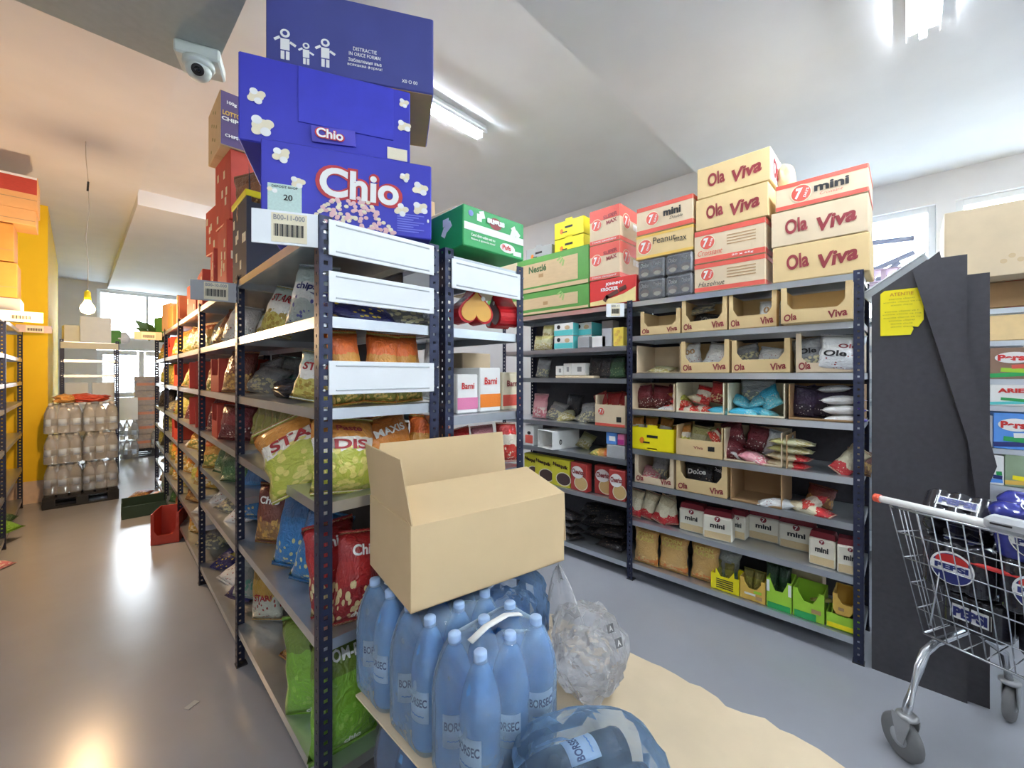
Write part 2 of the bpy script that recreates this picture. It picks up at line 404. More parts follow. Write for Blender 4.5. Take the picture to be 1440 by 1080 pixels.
part('door_handle', box_mesh(0.03, 0.06, 0.2, 0.006), plastic_g, e, (0.1, -0.05, 0.95))
# yellow partition standing at the end of the left rack
cell('wall_partition', yellow_wall, -0.75, -0.235, 7.38, 11.2, 0.26, 3.5)
cell('baseboard_partition', pm('pinkish_white_base_paint', (232, 205, 180), 0.8), -0.752, -0.233, 7.378, 11.2, 0, 0.26)

# ================================================================== LAMPS
def tube_lamp(label, xc, yc, zc, length=1.22):
    t = thing('ceiling_tube_lamp', label, 'ceiling light', (xc, yc, zc), 0, 'fluorescent ceiling battens')
    part('batten_body', box_mesh(length, 0.13, 0.045, 0.012), whitem, t, (0, 0, -0.045))  # body widened to hold upward tube light off the ceiling
    part('lamp_tube', tube_mesh([(-length / 2 + 0.03, 0, 0), (length / 2 - 0.03, 0, 0)], 0.014, 12, 'lamp_tube'), tube_m, t, (0, 0, -0.07))
    for s in (-1, 1): part('added_light_shield', box_mesh(length, 0.003, 0.026, 0.001), whitem, t, (0, s * 0.062, -0.07))  # side wings added to keep the tube from overlighting the ceiling
    for s in (-1, 1): part('lamp_holder', box_mesh(0.02, 0.03, 0.05, 0.003), whitem, t, (s * (length / 2 - 0.02), 0, -0.092))
tube_lamp('fluorescent batten near the right window, top right of view', 2.38, -0.06, 3.3)
tube_lamp('fluorescent batten behind the blue popcorn cartons', 1.72, 2.56, 3.55)
tube_lamp('fluorescent batten over the aisle behind the viewer', 1.9, -2.4, 3.3)
tube_lamp('added hidden batten lighting the far end of the racks', 2.2, 5.2, 3.55)  # hidden lamp added to light the far part of the room
tube_lamp('added unseen fill batten under the low soffit behind the viewer', -0.75, -0.7, 2.99)  # out-of-view lamp added for flatter light from behind the viewer
t = thing('pendant_bulb', 'bare warm bulb hanging on a thin wire over the left aisle', 'light bulb', (0.065, 5.1, 2.06))
part('bulb_glass', lathe_mesh('bulb', [(0.012, 0.085), (0.016, 0.07), (0.03, 0.045), (0.034, 0.025), (0.028, 0.006), (0.012, -0.004), (0.002, -0.006)][::-1], 16), bulb_m, t, (0, 0, -0.03), sc=(1.4, 1.4, 1.35))
part('bulb_socket', lathe_mesh('socket', [(0.02, 0.08), (0.022, 0.1), (0.02, 0.15), (0.006, 0.165)], 14), yellow_p, t)
part('wire', tube_mesh([(0, 0, 0.16), (0.004, 0.01, 0.4), (-0.012, 0, 0.62), (0.01, 0, 0.85), (0.004, 0, 1.1), (-0.01, 0, 1.3), (-0.012, 0, 1.44)], 0.003, 6), pm('thin_white_wire', (190, 185, 175), 0.5), t)
part('wire_joint', tube_mesh([(0.0, 0, 1.02), (0.004, 0, 1.1)], 0.008, 6), plastic_b, t)
pl = bpy.data.lights.new('bulb_light', 'POINT'); pl.energy = BULB; pl.color = (1.0, 0.66, 0.36); pl.shadow_soft_size = 0.05
po = bpy.data.objects.new('bulb_light', pl); COL.objects.link(po); po.parent = t; po.location = (0, 0, -0.1)

# dome camera under the soffit corner
cx, cy = at_h(281, 82, 2.96)
t = thing('dome_camera', 'white dome security camera under the grey soffit corner', 'security camera', (cx, cy, 2.99), R(-20))
dc = pm('camera_white_plastic', (206, 216, 208), 0.45, var=0.03)
part('junction_box', box_mesh(0.17, 0.16, 0.06, 0.008), dc, t, (0, 0.02, -0.06))
part('camera_base', lathe_mesh('cambase', [(0.06, 0), (0.062, -0.02), (0.056, -0.035)], 24), dc, t, (0, -0.02, -0.06))
part('camera_ball', lathe_mesh('camball', [(0.05 * math.cos(k), 0.05 * math.sin(k)) for k in [R(-88 + i * 16) for i in range(12)]], 20), dc, t, (0, -0.025, -0.1))
d = Vector((0.1, -0.85, -0.5)).normalized(); q = d.to_track_quat('Z', 'Y').to_euler()
part('lens_ring', lathe_mesh('lensring', [(0.024, 0), (0.024, 0.012), (0.017, 0.014)], 20), plastic_b, t, Vector((0, -0.025, -0.1)) + d * 0.044, q)
part('lens', lathe_mesh('lens', [(0.014, 0), (0.011, 0.006), (0.004, 0.009)], 16), pm('lens_glass', (20, 22, 30), 0.08), t, Vector((0, -0.025, -0.1)) + d * 0.056, q)

# ================================================================== RACKS
def post_mesh(h=2.02, fw=0.042):
    key = ('post', h)
    if key in MC: return MC[key]
    V, F = [], []
    pitch = 0.0335; hs = 0.0065; n = int(h / pitch)
    def flange(fn, hole, cx):
        for k in range(n):
            za = k * pitch; zb = za + pitch; zc = (za + zb) / 2
            xs = [0, cx - hole, cx + hole, fw]; zs = [za, zc - hole, zc + hole, zb]; base = len(V)
            for z in zs:
                for x in xs: V.append(fn(x, z))
            for j in range(3):
                for i in range(3):
                    if i == 1 and j == 1: continue
                    a = base + j * 4 + i; F.append((a, a + 1, a + 5, a + 4))
    flange(lambda x, z: (x, 0, z), hs, 0.021)
    flange(lambda x, z: (0, fw - x, z), hs * 0.75, 0.021)
    me = finish('post', V, F); bm = bmesh.new(); bm.from_mesh(me); bmesh.ops.remove_doubles(bm, verts=bm.verts, dist=1e-5)
    bm.to_mesh(me); bm.free()
    return solid(me, 0.0025, key)
def shelf_mesh(lx, ly, lip=0.036):
    key = ('shelf', round(lx, 3), round(ly, 3))
    if key in MC: return MC[key]
    a, b = lx / 2, ly / 2; r = 0.012
    V = [(-a, -b, 0), (a, -b, 0), (a, b, 0), (-a, b, 0), (-a, -b, -lip), (a, -b, -lip), (a, b, -lip), (-a, b, -lip),
         (-a + r, -b + r, -lip), (a - r, -b + r, -lip), (a - r, b - r, -lip), (-a + r, b - r, -lip)]
    F = [(0, 1, 2, 3)] + [(4 + i, 4 + (i + 1) % 4, (i + 1) % 4, i) for i in range(4)] + [(8 + i, 8 + (i + 1) % 4, 4 + (i + 1) % 4, 4 + i) for i in range(4)]
    return solid(finish('shelf', V, F), 0.002, key)
def rack(label, origin, th, lx, ly, heights, near_posts=True, far_posts=True, h=2.02, panels=(), group='navy bolted shelving bays', name='shelving_rack', lip_slots=False):
    """origin is the corner; lx runs along local x, ly along local y"""
    t = thing(name, label, 'shelf rack', (origin[0], origin[1], 0), th, group)
    pmh = post_mesh(h); k = 0.0
    corner = [(0, 0, 0, near_posts), (lx, 0, R(90), near_posts), (lx, ly, R(180), far_posts), (0, ly, R(-90), far_posts)]
    for x, y, rz, on in corner:
        if on:
            p = part('post', pmh, navy, t, (x, y, 0), (0, 0, rz))
            part('post_foot', box_mesh(0.05, 0.05, 0.006, 0.001), plastic_b, p, (0.022, 0.022, 0))
    for z in heights:
        part('shelf', shelf_mesh(lx - 0.012, ly - 0.012), steel, t, (lx / 2, ly / 2, z))
    for (side, z, hh) in panels:
        if side == 'end': 
            p = part('guard_panel', box_mesh(lx - 0.055, 0.006, hh, 0.002), whitem, t, (lx / 2, -0.006, z))
            for zz in (0.012, hh - 0.018): part('panel_fold', box_mesh(lx - 0.1, 0.004, 0.005, 0.001), pm('grey_fold_line', (190, 196, 200), 0.5), p, (0, -0.004, zz))
            for s in (-1, 1):
                for zz in (0.015, hh - 0.015): part('bolt', lathe_mesh('bolt', [(0.005, 0), (0.005, 0.003), (0.003, 0.005)], 8), chrome, p, (s * (lx / 2 - 0.012), -0.003, zz), (R(90), 0, 0))
    return t
OA = Vector((0.53, 1.35)); TA = R(-1.78); BAY = 1.17; DA = 0.455
def A(x, y):
    return (OA.x + x * math.cos(TA) - y * math.sin(TA), OA.y + x * math.sin(TA) + y * math.cos(TA))
def ya(px, xo=0.08):                  # distance along the aisle face for a picture column
    rx, ry, _ = ray(px); o = A(xo, 0); dx, dy = -math.sin(TA), math.cos(TA)
    det = rx * (-dy) + dx * ry
    return (rx * o[1] - o[0] * ry) / det
def xa(px, yo=0.08):                  # distance along the end face
    rx, ry, _ = ray(px); o = A(0, yo); dx, dy = math.cos(TA), math.sin(TA)
    det = rx * (-dy) + dx * ry
    return (rx * o[1] - o[0] * ry) / det
HA = [0.2, 0.64, 1.085, 1.39, 1.69, 1.985]
ORD = ['first', 'second', 'third', 'fourth', 'fifth', 'sixth', 'seventh', 'eighth', 'ninth', 'tenth']
for k in range(5):
    hs = HA if k == 0 else [0.14, 0.4, 0.62, 0.87, 1.1, 1.39, 1.69, 1.985][(0 if k else 0):]
    if k == 1: hs = [0.14, 0.6, 0.85, 1.1, 1.39, 1.69, 1.985]
    rack('navy shelving bay of the left aisle, %s from the near end' % ORD[k], A(0, k * BAY), TA, DA, BAY, hs, near_posts=(k == 0),
         panels=(('end', 1.885, 0.115), ('end', 1.735, 0.1), ('end', 1.435, 0.11)) if k == 0 else ())
HR = [0.3, 0.75, 1.07, 1.33, 1.69, 1.985]
rack('navy shelving bay with heart boxes, beside the blue carton stack', A(DA + 0.03, 0), TA, 0.45, BAY, HR, panels=(('end', 1.85, 0.12),))
rack('navy shelving bay hidden behind the heart box bay', A(DA + 0.03, BAY), TA, 0.45, BAY, HR, near_posts=False)
# right rack, facing the viewer across the aisle
XB = 2.79; DB = 0.45; YB1 = 1.49; YB0 = 0.16; YB2 = 2.78
HB = [0.128, 0.44, 0.72, 0.96, 1.245, 1.51, 1.78, 2.03]
HB2 = [0.115, 0.555, 0.865, 1.1, 1.47, 1.715, 2.025]
rack('navy shelving bay of the right rack, beside the black boards', (XB, YB0), 0, DB, YB1 - YB0, HB, h=2.05)
rack('navy shelving bay of the right rack, farther one with cereal packs', (XB, YB1), 0, DB, YB2 - YB1, HB2, near_posts=False, h=2.05)
# left rack by the yellow partition
XC = -0.42
HC = [0.1, 0.45, 0.85, 1.2, 1.42, 1.68, 1.985]
rack('navy shelving bay at the left edge, touching the yellow wall', (XC - 0.45, 5.6), 0, 0.45, 1.65, HC)
rack('navy shelving bay nearest on the left side of the aisle', (XC - 0.45, 3.95), 0, 0.45, 1.65, HC, far_posts=False)
# small rack at the far end
rack('navy shelving rack facing the aisle behind the bottle pallet', (-0.17, 8.75), 0, 0.62, 0.45, [0.2, 0.6, 1.1, 1.5, 1.72, 1.98])

# dark boards added so the shelf interiors look shaded
def shade_board(label, loc, rz, wd, hh):
    o = part('added_shade_board', box_mesh(wd, 0.008, hh, 0.001), black_m, None, loc, (0, 0, rz)); tag(o, label, 'board', 'added shade boards behind the racks')
shade_board('added dark board for shade behind the near bay of the right rack', (XB + DB + 0.008, (YB0 + YB1) / 2, 0.06), R(-90), YB1 - YB0 - 0.02, 1.96)
shade_board('added dark board for shade behind the cereal bay of the right rack', (XB + DB + 0.008, (YB1 + YB2) / 2, 0.06), R(-90), YB2 - YB1 - 0.02, 1.96)
for k in range(5):
    shade_board('added dark board for shade along the left aisle rack, %s bay' % ORD[k], A(DA + 0.012, k * BAY + BAY / 2 + (0.14 if k == 0 else 0)) + (0.1,), R(-90) + TA, BAY - (0.32 if k == 0 else 0.04), 1.86)

# ================================================================== BLUE POPCORN CARTONS ON THE NEAR RACK
RZB = R(-90)
def popcorn(par, dim, x, z, s, face='front', seed=0):
    rnd = random.Random(seed)
    d0 = disc(par, dim, 'popcorn_print', cream_p, x, z, s, s * 0.8, face)
    for i in range(4):
        a = i * 1.6 + rnd.random(); r = s * 0.42
        disc(par, dim, 'popcorn_lobe', white_p if i % 2 else cream_p, x + r * math.cos(a), z + r * math.sin(a) * 0.9, s * 0.55, s * 0.5, face, e=0.0008 + 0.0003 * i)
def oriented(p0, p1, depth):
    """centre and heading of a box whose front lower edge runs p0 -> p1 (left to right)"""
    a, b = Vector(p0), Vector(p1); dr = b - a; wd = dr.length; dr.normalize(); back = Vector((-dr.y, dr.x)); c = (a + b) / 2 + back * depth / 2
    return (c.x, c.y), math.atan2(dr.y, dr.x), wd
c, rz, wd = oriented((0.431, 1.59), (0.947, 1.332), 0.38)
dim = (wd, 0.38, 0.285); z0 = 2.022
t = carton('popcorn_carton', 'bright blue carton with large white lettering, lowest of its stack', 'carton', c + (z0,), rz, dim, chio_blue, seam=False, group='blue popcorn cartons')
lettering(t, dim, 'Chio', pm('dark_red_print', (190, 40, 50), 0.5), 0.03, 0.165, 0.3, 0.125, bold=0.075, tilt=R(-1), e=0.002)
lettering(t, dim, 'Chio', white_p, 0.03, 0.165, 0.272, 0.106, bold=0.03, tilt=R(-1), e=0.0036)
for i, (x, z, s) in enumerate([(-0.225, 0.235, 0.045), (-0.175, 0.15, 0.036), (0.19, 0.225, 0.03), (0.245, 0.19, 0.045), (0.175, 0.1, 0.04), (0.245, 0.115, 0.044), (-0.25, 0.12, 0.03)]): popcorn(t, dim, x, z, s, seed=i)
rnd = random.Random(5)
heap = []
for i in range(150):
    x = rnd.uniform(-0.15, 0.15); zt = 0.13 * (1 - (x / 0.15) ** 2); z = rnd.uniform(0.008, max(0.012, zt))
    heap.append((x, z))
for i, (x, z) in enumerate(heap):
    disc(t, dim, 'popcorn_print', pm('pink_popcorn_print', (232, 190, 190), 0.6) if i % 3 else cream_p, x, z, 0.016, 0.013, e=0.0006 + 0.00001 * i)
patch(t, dim, 'delivery_sticker', pm('pale_green_sticker', (196, 222, 214), 0.5), -0.215, 0.085, 0.105, 0.1, e=0.0012)
lettering(t, dim, '20', black_p, -0.205, 0.09, 0.028, 0.02, e=0.0034)
lettering(t, dim, 'DEPOSIT SHOP', black_p, -0.215, 0.125, 0.08, 0.008, e=0.0034)
for i in range(8): patch(t, dim, 'print_line', pm('pale_blue_print', (120, 126, 220), 0.6), 0.21 - 0.01 * (i % 3), 0.085 - 0.009 * i, 0.1 - 0.02 * (i % 3), 0.004)
disc(t, dim, 'drop_mark', white_p, 0.275, 0.07, 0.008, 0.014)
ZB = z0 + 0.287
c, rz, wd = oriented((0.382, 1.661), (0.907, 1.418), 0.38)
dim = (wd, 0.38, 0.305)
t = carton('popcorn_carton', 'blue carton with a cut tear-open lid, middle of the stack', 'carton', c + (ZB,), rz, dim, chio_blue, seam=False, group='blue popcorn cartons')
part('tear_panel', box_mesh(0.33, 0.004, 0.2, 0.001), pm('tear_panel_blue', (54, 58, 186), 0.55), t, (0.06, -0.192, 0.1))
patch(t, dim, 'tear_slot', black_p, -0.02, 0.09, 0.03, 0.014, e=0.003)
part('torn_tongue', box_mesh(0.15, 0.004, 0.055, 0.001), pm('tongue_blue', (78, 72, 190), 0.55), t, (0.015, -0.197, 0.04), (R(8), R(-4), 0))
lettering(t, dim, 'Chio', red_p, 0.0, 0.068, 0.1, 0.04, bold=0.075, e=0.018); lettering(t, dim, 'Chio', white_p, 0.0, 0.068, 0.09, 0.034, bold=0.03, e=0.0195)
for i, (x, z, s) in enumerate([(-0.235, 0.16, 0.045), (-0.22, 0.06, 0.06), (0.265, 0.255, 0.03), (0.265, 0.165, 0.04)]): popcorn(t, dim, x, z, s, seed=i + 10)
patch(t, dim, 'delivery_sticker', cream_p, 0.24, 0.05, 0.075, 0.045)
ZB += 0.307
c, rz, wd = oriented((0.469, 1.669), (0.98, 1.365), 0.4)
dim = (wd, 0.4, 0.3)
t = carton('popcorn_carton', 'dull slate blue carton with a white stick figure family, topmost', 'carton', c + (ZB,), rz, dim, chio_dull, seam=False, group='blue popcorn cartons')
part('kraft_underside', box_mesh(wd - 0.01, 0.39, 0.002, 0), kraftd, t, (0, 0, -0.0025))
for x, s in ((-0.235, 1.0), (-0.165, 0.72), (-0.1, 0.95)):
    f = [('figure_head', 0, 0.11, 0.032, 0.03), ('figure_body', 0, 0.07, 0.03, 0.04), ('figure_legs', -0.008, 0.03, 0.012, 0.03), ('figure_legs', 0.009, 0.03, 0.012, 0.03), ('figure_arm', -0.026, 0.088, 0.022, 0.009), ('figure_arm', 0.026, 0.075, 0.022, 0.009)]
    for nme, dx, z, ww, hh in f:
        (disc if 'head' in nme else patch)(t, dim, nme, white_p, x + dx * s, 0.015 + z * s, ww * s, hh * s, tilt=(0.6 if dx < 0 else -0.5) if 'arm' in nme else 0)
    disc(t, dim, 'figure_face', chio_dull, x, 0.015 + 0.11 * s, 0.016 * s, 0.015 * s, e=0.0012)
for s, z, ww in (('DISTRACTIE', 0.118, 0.085), ('IN ORICE FORMA!', 0.098, 0.115), ('Забавления във', 0.075, 0.12), ('всякаква форма!', 0.056, 0.125)):
    lettering(t, dim, s, white_p, 0.04, z, ww, 0.014, bold=0.01)
lettering(t, dim, 'X0 O 00', white_p, 0.205, 0.03, 0.06, 0.014, bold=0.01)
# white shelf signs that stick out into the aisle
def sign_board(label, loc, rz, wd, hh, text, mat=whitem):
    t = thing('shelf_sign', label, 'sign', loc, rz, 'location signs of the shelves'); dim = (wd, 0.006, hh)
    part('sign_plate', box_mesh(wd, 0.006, hh, 0.001), mat, t)
    patch(t, dim, 'sign_sticker', cream_p, 0.02 * wd, hh * 0.5, wd * 0.5, hh * 0.86)
    if text: lettering(t, dim, text, grey_p, 0.02 * wd, hh * 0.8, wd * 0.44, hh * 0.16, e=0.0026)
    for i in range(18):
        patch(t, dim, 'barcode_bar', black_p, wd * (-0.19 + 0.0235 * i), hh * 0.42, wd * (0.008 + 0.006 * ((i * 7) % 3)), hh * 0.36, e=0.0016)
    part('sign_bracket', box_mesh(0.012, 0.03, 0.03, 0.002), plastic_g, t, (wd / 2 - 0.01, 0.015, hh * 0.2))
sign_board('white shelf sign reading B00-11-000 below the blue cartons', A(-0.075, 0.05) + (1.905,), R(-28), 0.2, 0.105, 'B00-11-000')
sign_board('grey shelf sign sticking out at the second post of the aisle rack', A(-0.085, BAY) + (1.87,), R(-12), 0.2, 0.1, 'B00-10-000', plastic_g)
sign_board('beige shelf sign sticking out at the last bay of the aisle rack', A(-0.12, 4.2 * BAY) + (1.9,), R(-5), 0.24, 0.09, None, kraft2)
sign_board('cream shelf sign upper one of two at the left rack', (XC + 0.09, 5.45, 1.95), R(8), 0.26, 0.09, None, cream_p)
sign_board('pinkish shelf sign lower one of two before the yellow wall', (XC + 0.1, 6.9, 1.96), R(4), 0.26, 0.08, None, pm('pinkish_plate', (214, 186, 176), 0.5))
sign_board('white shelf sign at the top of the cereal bay post', (XB - 0.03, at_x(868, XB) , 1.93), R(-60), 0.13, 0.1, 'B00-12')

# ================================================================== TOP OF THE AISLE RACK, FAR SIDE
ZT = 1.99
def squares(t, dim, n, face, seed, mat=cream_p):
    r = random.Random(seed)
    for i in range(n):
        ext = dim[1] if face in ('left', 'right') else dim[0]
        patch(t, dim, 'pale_square_print', mat, r.uniform(-0.4, 0.4) * ext, r.uniform(0.12, 0.88) * dim[2], 0.03, 0.045, face)
bx, by = A(0.19, 1.13)
darkbox = pm('charcoal_display_card', (58, 60, 68), 0.6, var=0.08)
t = tray('display_box', 'charcoal display box with yellow lining beside the blue cartons', (bx, by, ZT), TA, (0.36, 0.3, 0.4), darkbox, front=0.9, tab=0.05, cat='display box')
squares(t, (0.36, 0.3, 0.4), 7, 'left', 3)
part('yellow_rim', box_mesh(0.37, 0.012, 0.03, 0.002), yellow_p, t, (0, -0.15, 0.385)); 
for s in (-1, 1): part('yellow_rim', box_mesh(0.012, 0.3, 0.03, 0.002), yellow_p, t, (s * 0.18, 0, 0.385))
brownbag = bagmat('brown_foil_bag', (120, 70, 40), (150, 96, 60), (104, 60, 36), (190, 150, 100))
for i, (x, y) in enumerate(((-0.1, -0.03), (-0.06, 0.06), (0.02, 0.0))):
    p = A(0.17 + x, 1.13 + y); bag('brown foil crisp bag in the charcoal display box, %s from the aisle' % ORD[i], brownbag, p + (ZT + 0.32,), (0.2, 0.26, 0.07), (R(-8), R(-10 + 12 * i), TA + R(-50)), group='brown bags in the display box')
bx, by = A(0.11, 1.62); dim = (0.26, 0.36, 0.31)
t = carton('crisp_carton', 'small kraft carton with a plum front beside the blue cartons', 'carton', (bx, by, ZT + 0.805), TA, dim, kraft)
patch(t, dim, 'plum_panel', purple_p, 0.0, 0.155, 0.252, 0.3, 'front')
for s, z, ww, hh, m in (('100g', 0.245, 0.06, 0.024, white_p), ('LOTTO', 0.185, 0.11, 0.026, gold_p), ('CHIPS', 0.152, 0.12, 0.022, white_p), ('CHIPS', 0.06, 0.08, 0.018, white_p)):
    lettering(t, dim, s, m, -0.075, z, ww * 0.8, hh, e=0.0045, bold=0.04)
for i in range(8): disc(t, dim, 'floral_print', pm('olive_print', (150, 140, 80), 0.6), -0.08 + 0.022 * i, 0.05 + 0.03 * (i * 5 % 8), 0.02, 0.02, 'left')
redcard = pm('brick_red_card', (190, 66, 48), 0.6, var=0.08)
orangecard = pm('orange_card', (222, 120, 60), 0.6, var=0.08)
RC = [(1.62, 0.34, 0.33, 0.4, 0, 'brick red carton with pale squares, lower one behind the charcoal display box'), (1.62, 0.34, 0.33, 0.4, 0.402, 'brick red carton with pale squares, upper one behind the charcoal display box'),
      (2.0, 0.32, 0.34, 0.32, 0, 'brick red carton in the second pile behind the charcoal box, lower'), (2.0, 0.32, 0.32, 0.3, 0.322, 'brick red carton in the second pile behind the charcoal box, upper'),
      (2.42, 0.34, 0.36, 0.26, 0, 'low brick red carton, next to the red piles on the second bay'), (2.85, 0.34, 0.3, 0.24, 0, 'brick red carton standing at the top of the third bay')]
for i, (y, wd, dp, hh, dz, lb) in enumerate(RC):
    t = carton('red_carton', lb, 'carton', A(0.19, y) + (ZT + dz,), TA + R((-2, 3, -6, 5, -3, 4)[i]), (wd, dp, hh), redcard, group='red cartons on the aisle rack')
    squares(t, (wd, dp, hh), 6, 'left', i); squares(t, (wd, dp, hh), 4, 'front', i + 9)
for i, (y, wd, hh, m, lb) in enumerate([(3.35, 0.3, 0.2, orangecard, 'orange carton on top of the third bay of the aisle rack'), (3.75, 0.28, 0.26, kraftd, 'brown carton on top of the fourth bay of the aisle rack'),
        (4.2, 0.3, 0.22, orangecard, 'tall orange carton on top of the fourth bay'), (4.65, 0.3, 0.3, kraftd, 'brown carton near the far end on top of the aisle rack'), (5.2, 0.34, 0.2, dgreen_p, 'green carton at the far end on top of the aisle rack')]):
    carton('goods_carton', lb, 'carton', A(0.16, y) + (ZT,), TA + R(i * 7 - 12), (wd, 0.3, hh), m, group='cartons on the far bays')
t = thing('foil_bunch', 'leafy dark green wrapped bunch hanging at the far rack end', 'bunch', A(0.0, 5.3) + (ZT - 0.12,), TA)
for i in range(14):
    a = i * 2.4; part('leaf', prism_mesh([(0, 0), (0.05, 0.07), (0.0, 0.17), (-0.05, 0.07)], 0.006, 'leafshape'), pm('dark_leaf_green', (54, 84, 44), 0.5), t, (0.05 * math.cos(a) - 0.05, 0.05 * math.sin(a), 0.03 + 0.012 * i), (R(40 + 20 * math.sin(i)), R(50 * math.cos(i)), a))

# ================================================================== BAGS OF THE AISLE RACK
BM = dict(
 star=bagmat('star_foil', (206, 224, 214), (240, 238, 230), (196, 184, 92), (168, 140, 52)),
 starw=bagmat('star_white_foil', (196, 216, 212), (226, 230, 226), (176, 190, 186), (60, 70, 150), spots=0.3),
 stary=bagmat('star_yellow_foil', (206, 140, 60), (240, 234, 222), (186, 190, 70), (226, 214, 120), cuts=(0.48, 0.7)),
 navyb=bagmat('navy_foil', (34, 40, 120), (38, 46, 140), (30, 34, 100), (236, 206, 40), spots=0.25),
 silver=bagmat('silver_foil', (170, 172, 172), (140, 142, 144), (120, 122, 120), (196, 190, 150)),
 orange=bagmat('orange_foil', (230, 110, 40), (214, 150, 60), (150, 150, 60), (236, 200, 110)),
 maxi=bagmat('maxi_orange_foil', (196, 116, 50), (226, 140, 50), (206, 170, 70), (240, 230, 200)),
 ygreen=bagmat('yellow_green_foil', (140, 132, 66), (166, 160, 70), (150, 146, 66), (190, 180, 100)),
 blue=bagmat('blue_foil', (40, 96, 150), (36, 110, 170), (34, 116, 176), (206, 200, 140), spots=0.3),
 brown=bagmat('brown_chio_foil', (110, 40, 34), (120, 60, 44), (150, 106, 60), (206, 160, 80)),
 red=bagmat('red_chio_foil', (166, 34, 36), (176, 40, 38), (150, 30, 32), (226, 206, 150)),
 pom=bagmat('green_foil', (104, 128, 44), (120, 168, 50), (126, 182, 60), (156, 200, 90), spots=0.3),
 grey=bagmat('grey_foil', (150, 156, 152), (130, 136, 132), (150, 160, 150), (90, 150, 130)),
 ybrown=bagmat('amber_foil', (150, 116, 50), (186, 146, 60), (190, 190, 176), (150, 60, 50), spots=0.25),
 dgreen=bagmat('dark_green_foil', (40, 70, 46), (44, 84, 52), (60, 100, 60), (150, 170, 120), spots=0.25),
 white=bagmat('white_foil', (226, 228, 228), (236, 236, 234), (220, 222, 222), (150, 60, 60), spots=0.2),
 maroon=bagmat('maroon_foil', (112, 26, 36), (126, 34, 44), (100, 24, 34), (226, 216, 206), spots=0.25),
 bred=bagmat('bright_red_foil', (206, 36, 36), (228, 216, 196), (216, 60, 44), (236, 226, 200), spots=0.3),
 turq=bagmat('turquoise_foil', (60, 186, 220), (70, 190, 224), (120, 214, 232), (236, 236, 236), spots=0.25),
 plum=bagmat('dark_plum_foil', (52, 36, 66), (60, 40, 76), (46, 32, 60), (200, 196, 200), spots=0.2),
 packw=bagmat('white_purple_foil', (86, 66, 180), (236, 234, 232), (240, 238, 236), (226, 210, 190), cuts=(0.3, 0.8), spots=0.2),
 cream=bagmat('cream_red_foil', (216, 200, 160), (232, 222, 190), (206, 40, 44), (226, 216, 180), cuts=(0.3, 0.7), spots=0.2),
 beige=bagmat('beige_foil', (196, 190, 120), (206, 204, 160), (190, 176, 110), (226, 220, 190)),
 black=bagmat('black_foil', (34, 34, 38), (44, 42, 46), (36, 34, 38), (150, 130, 110), spots=0.2),
 corn=bagmat('corn_flake_pack', (214, 160, 84), (222, 176, 104), (240, 146, 70), (242, 206, 130), cuts=(0.14, 0.8)),
 pink=bagmat('pink_foil', (226, 150, 160), (236, 170, 176), (220, 130, 140), (240, 220, 210)),
)
def bagA(label, key, px, z, size, rot=(0, 0, -55), xo=0.1, words=(), seed=None, y=None):
    p = A(xo, ya(px, xo) if y is None else y)
    return bag(label, BM[key], p + (z + 0.003,), size, (R(rot[0]), R(rot[1]), R(rot[2]) + TA), seed, words)
def bagE(label, key, px, z, size, rot=(0, 0, 0), yo=0.1, words=(), seed=None):
    p = A(xa(px, yo), yo)
    return bag(label, BM[key], p + (z + 0.003,), size, (R(rot[0]), R(rot[1]), R(rot[2]) + TA), seed, words)
SR = pm('star_red_print', (166, 44, 48), 0.5)
# shelf under the top
bagA('white and teal crisp bag with red lettering leaning on the upper shelf', 'star', 386, 1.69, (0.21, 0.26, 0.1), (-14, 12, -62), 0.12, [('STAR', SR, 0.02, 0.72, 0.6, 0.16)], 1)
bagA('pale teal crisp bag leaning by the near post, upper shelf', 'starw', 430, 1.69, (0.2, 0.27, 0.1), (-8, 8, -56), 0.11, [('chips', navy_p, 0.0, 0.6, 0.5, 0.14)], 2)
bagA('small teal crisp bag behind the red lettered bag, upper shelf', 'star', 372, 1.69, (0.17, 0.2, 0.08), (-16, -6, -70), 0.2, (), 3)
bagE('navy blue crisp bag with a yellow flash seen below the guard panels', 'navyb', 520, 1.69, (0.3, 0.2, 0.09), (-62, 6, 4), 0.06, (), 4)
bagE('silver green crisp bag right of the navy bag, upper shelf', 'silver', 584, 1.69, (0.24, 0.2, 0.09), (-55, -6, -6), 0.07, (), 5)
bagE('dark foil bag at the back above the navy bag', 'black', 560, 1.69, (0.24, 0.17, 0.1), (-10, 4, 8), 0.28, (), 6)
# shelf 1.39
bagA('crumpled silver crisp bag lying by the second post, third shelf', 'silver', 362, 1.39, (0.24, 0.2, 0.1), (-40, 10, -60), 0.16, (), 1)
bagA('dark grey crisp bag propped at the back, third shelf', 'grey', 395, 1.39, (0.24, 0.24, 0.1), (-22, 8, -55), 0.3, (), 2)
bagA('clear grey crisp bag bulging near the top of third shelf', 'silver', 378, 1.39, (0.2, 0.22, 0.1), (-20, -14, -60), 0.24, (), 4)
crumple('bin_liner_roll', 'shiny black plastic roll lying on the third shelf', 'plastic roll', pm('black_plastic_film', (34, 36, 48), 0.2, var=0.2, scale=20), A(0.14, ya(408, 0.14)) + (1.393,), (0.13, 0.32, 0.1), 3, TA, 0.3, 3)
bagA('teal and yellow crisp bag beside the near post, third shelf', 'star', 441, 1.39, (0.2, 0.2, 0.09), (-12, 10, -46), 0.1, [('STAR', SR, 0, 0.66, 0.6, 0.16)], 5)
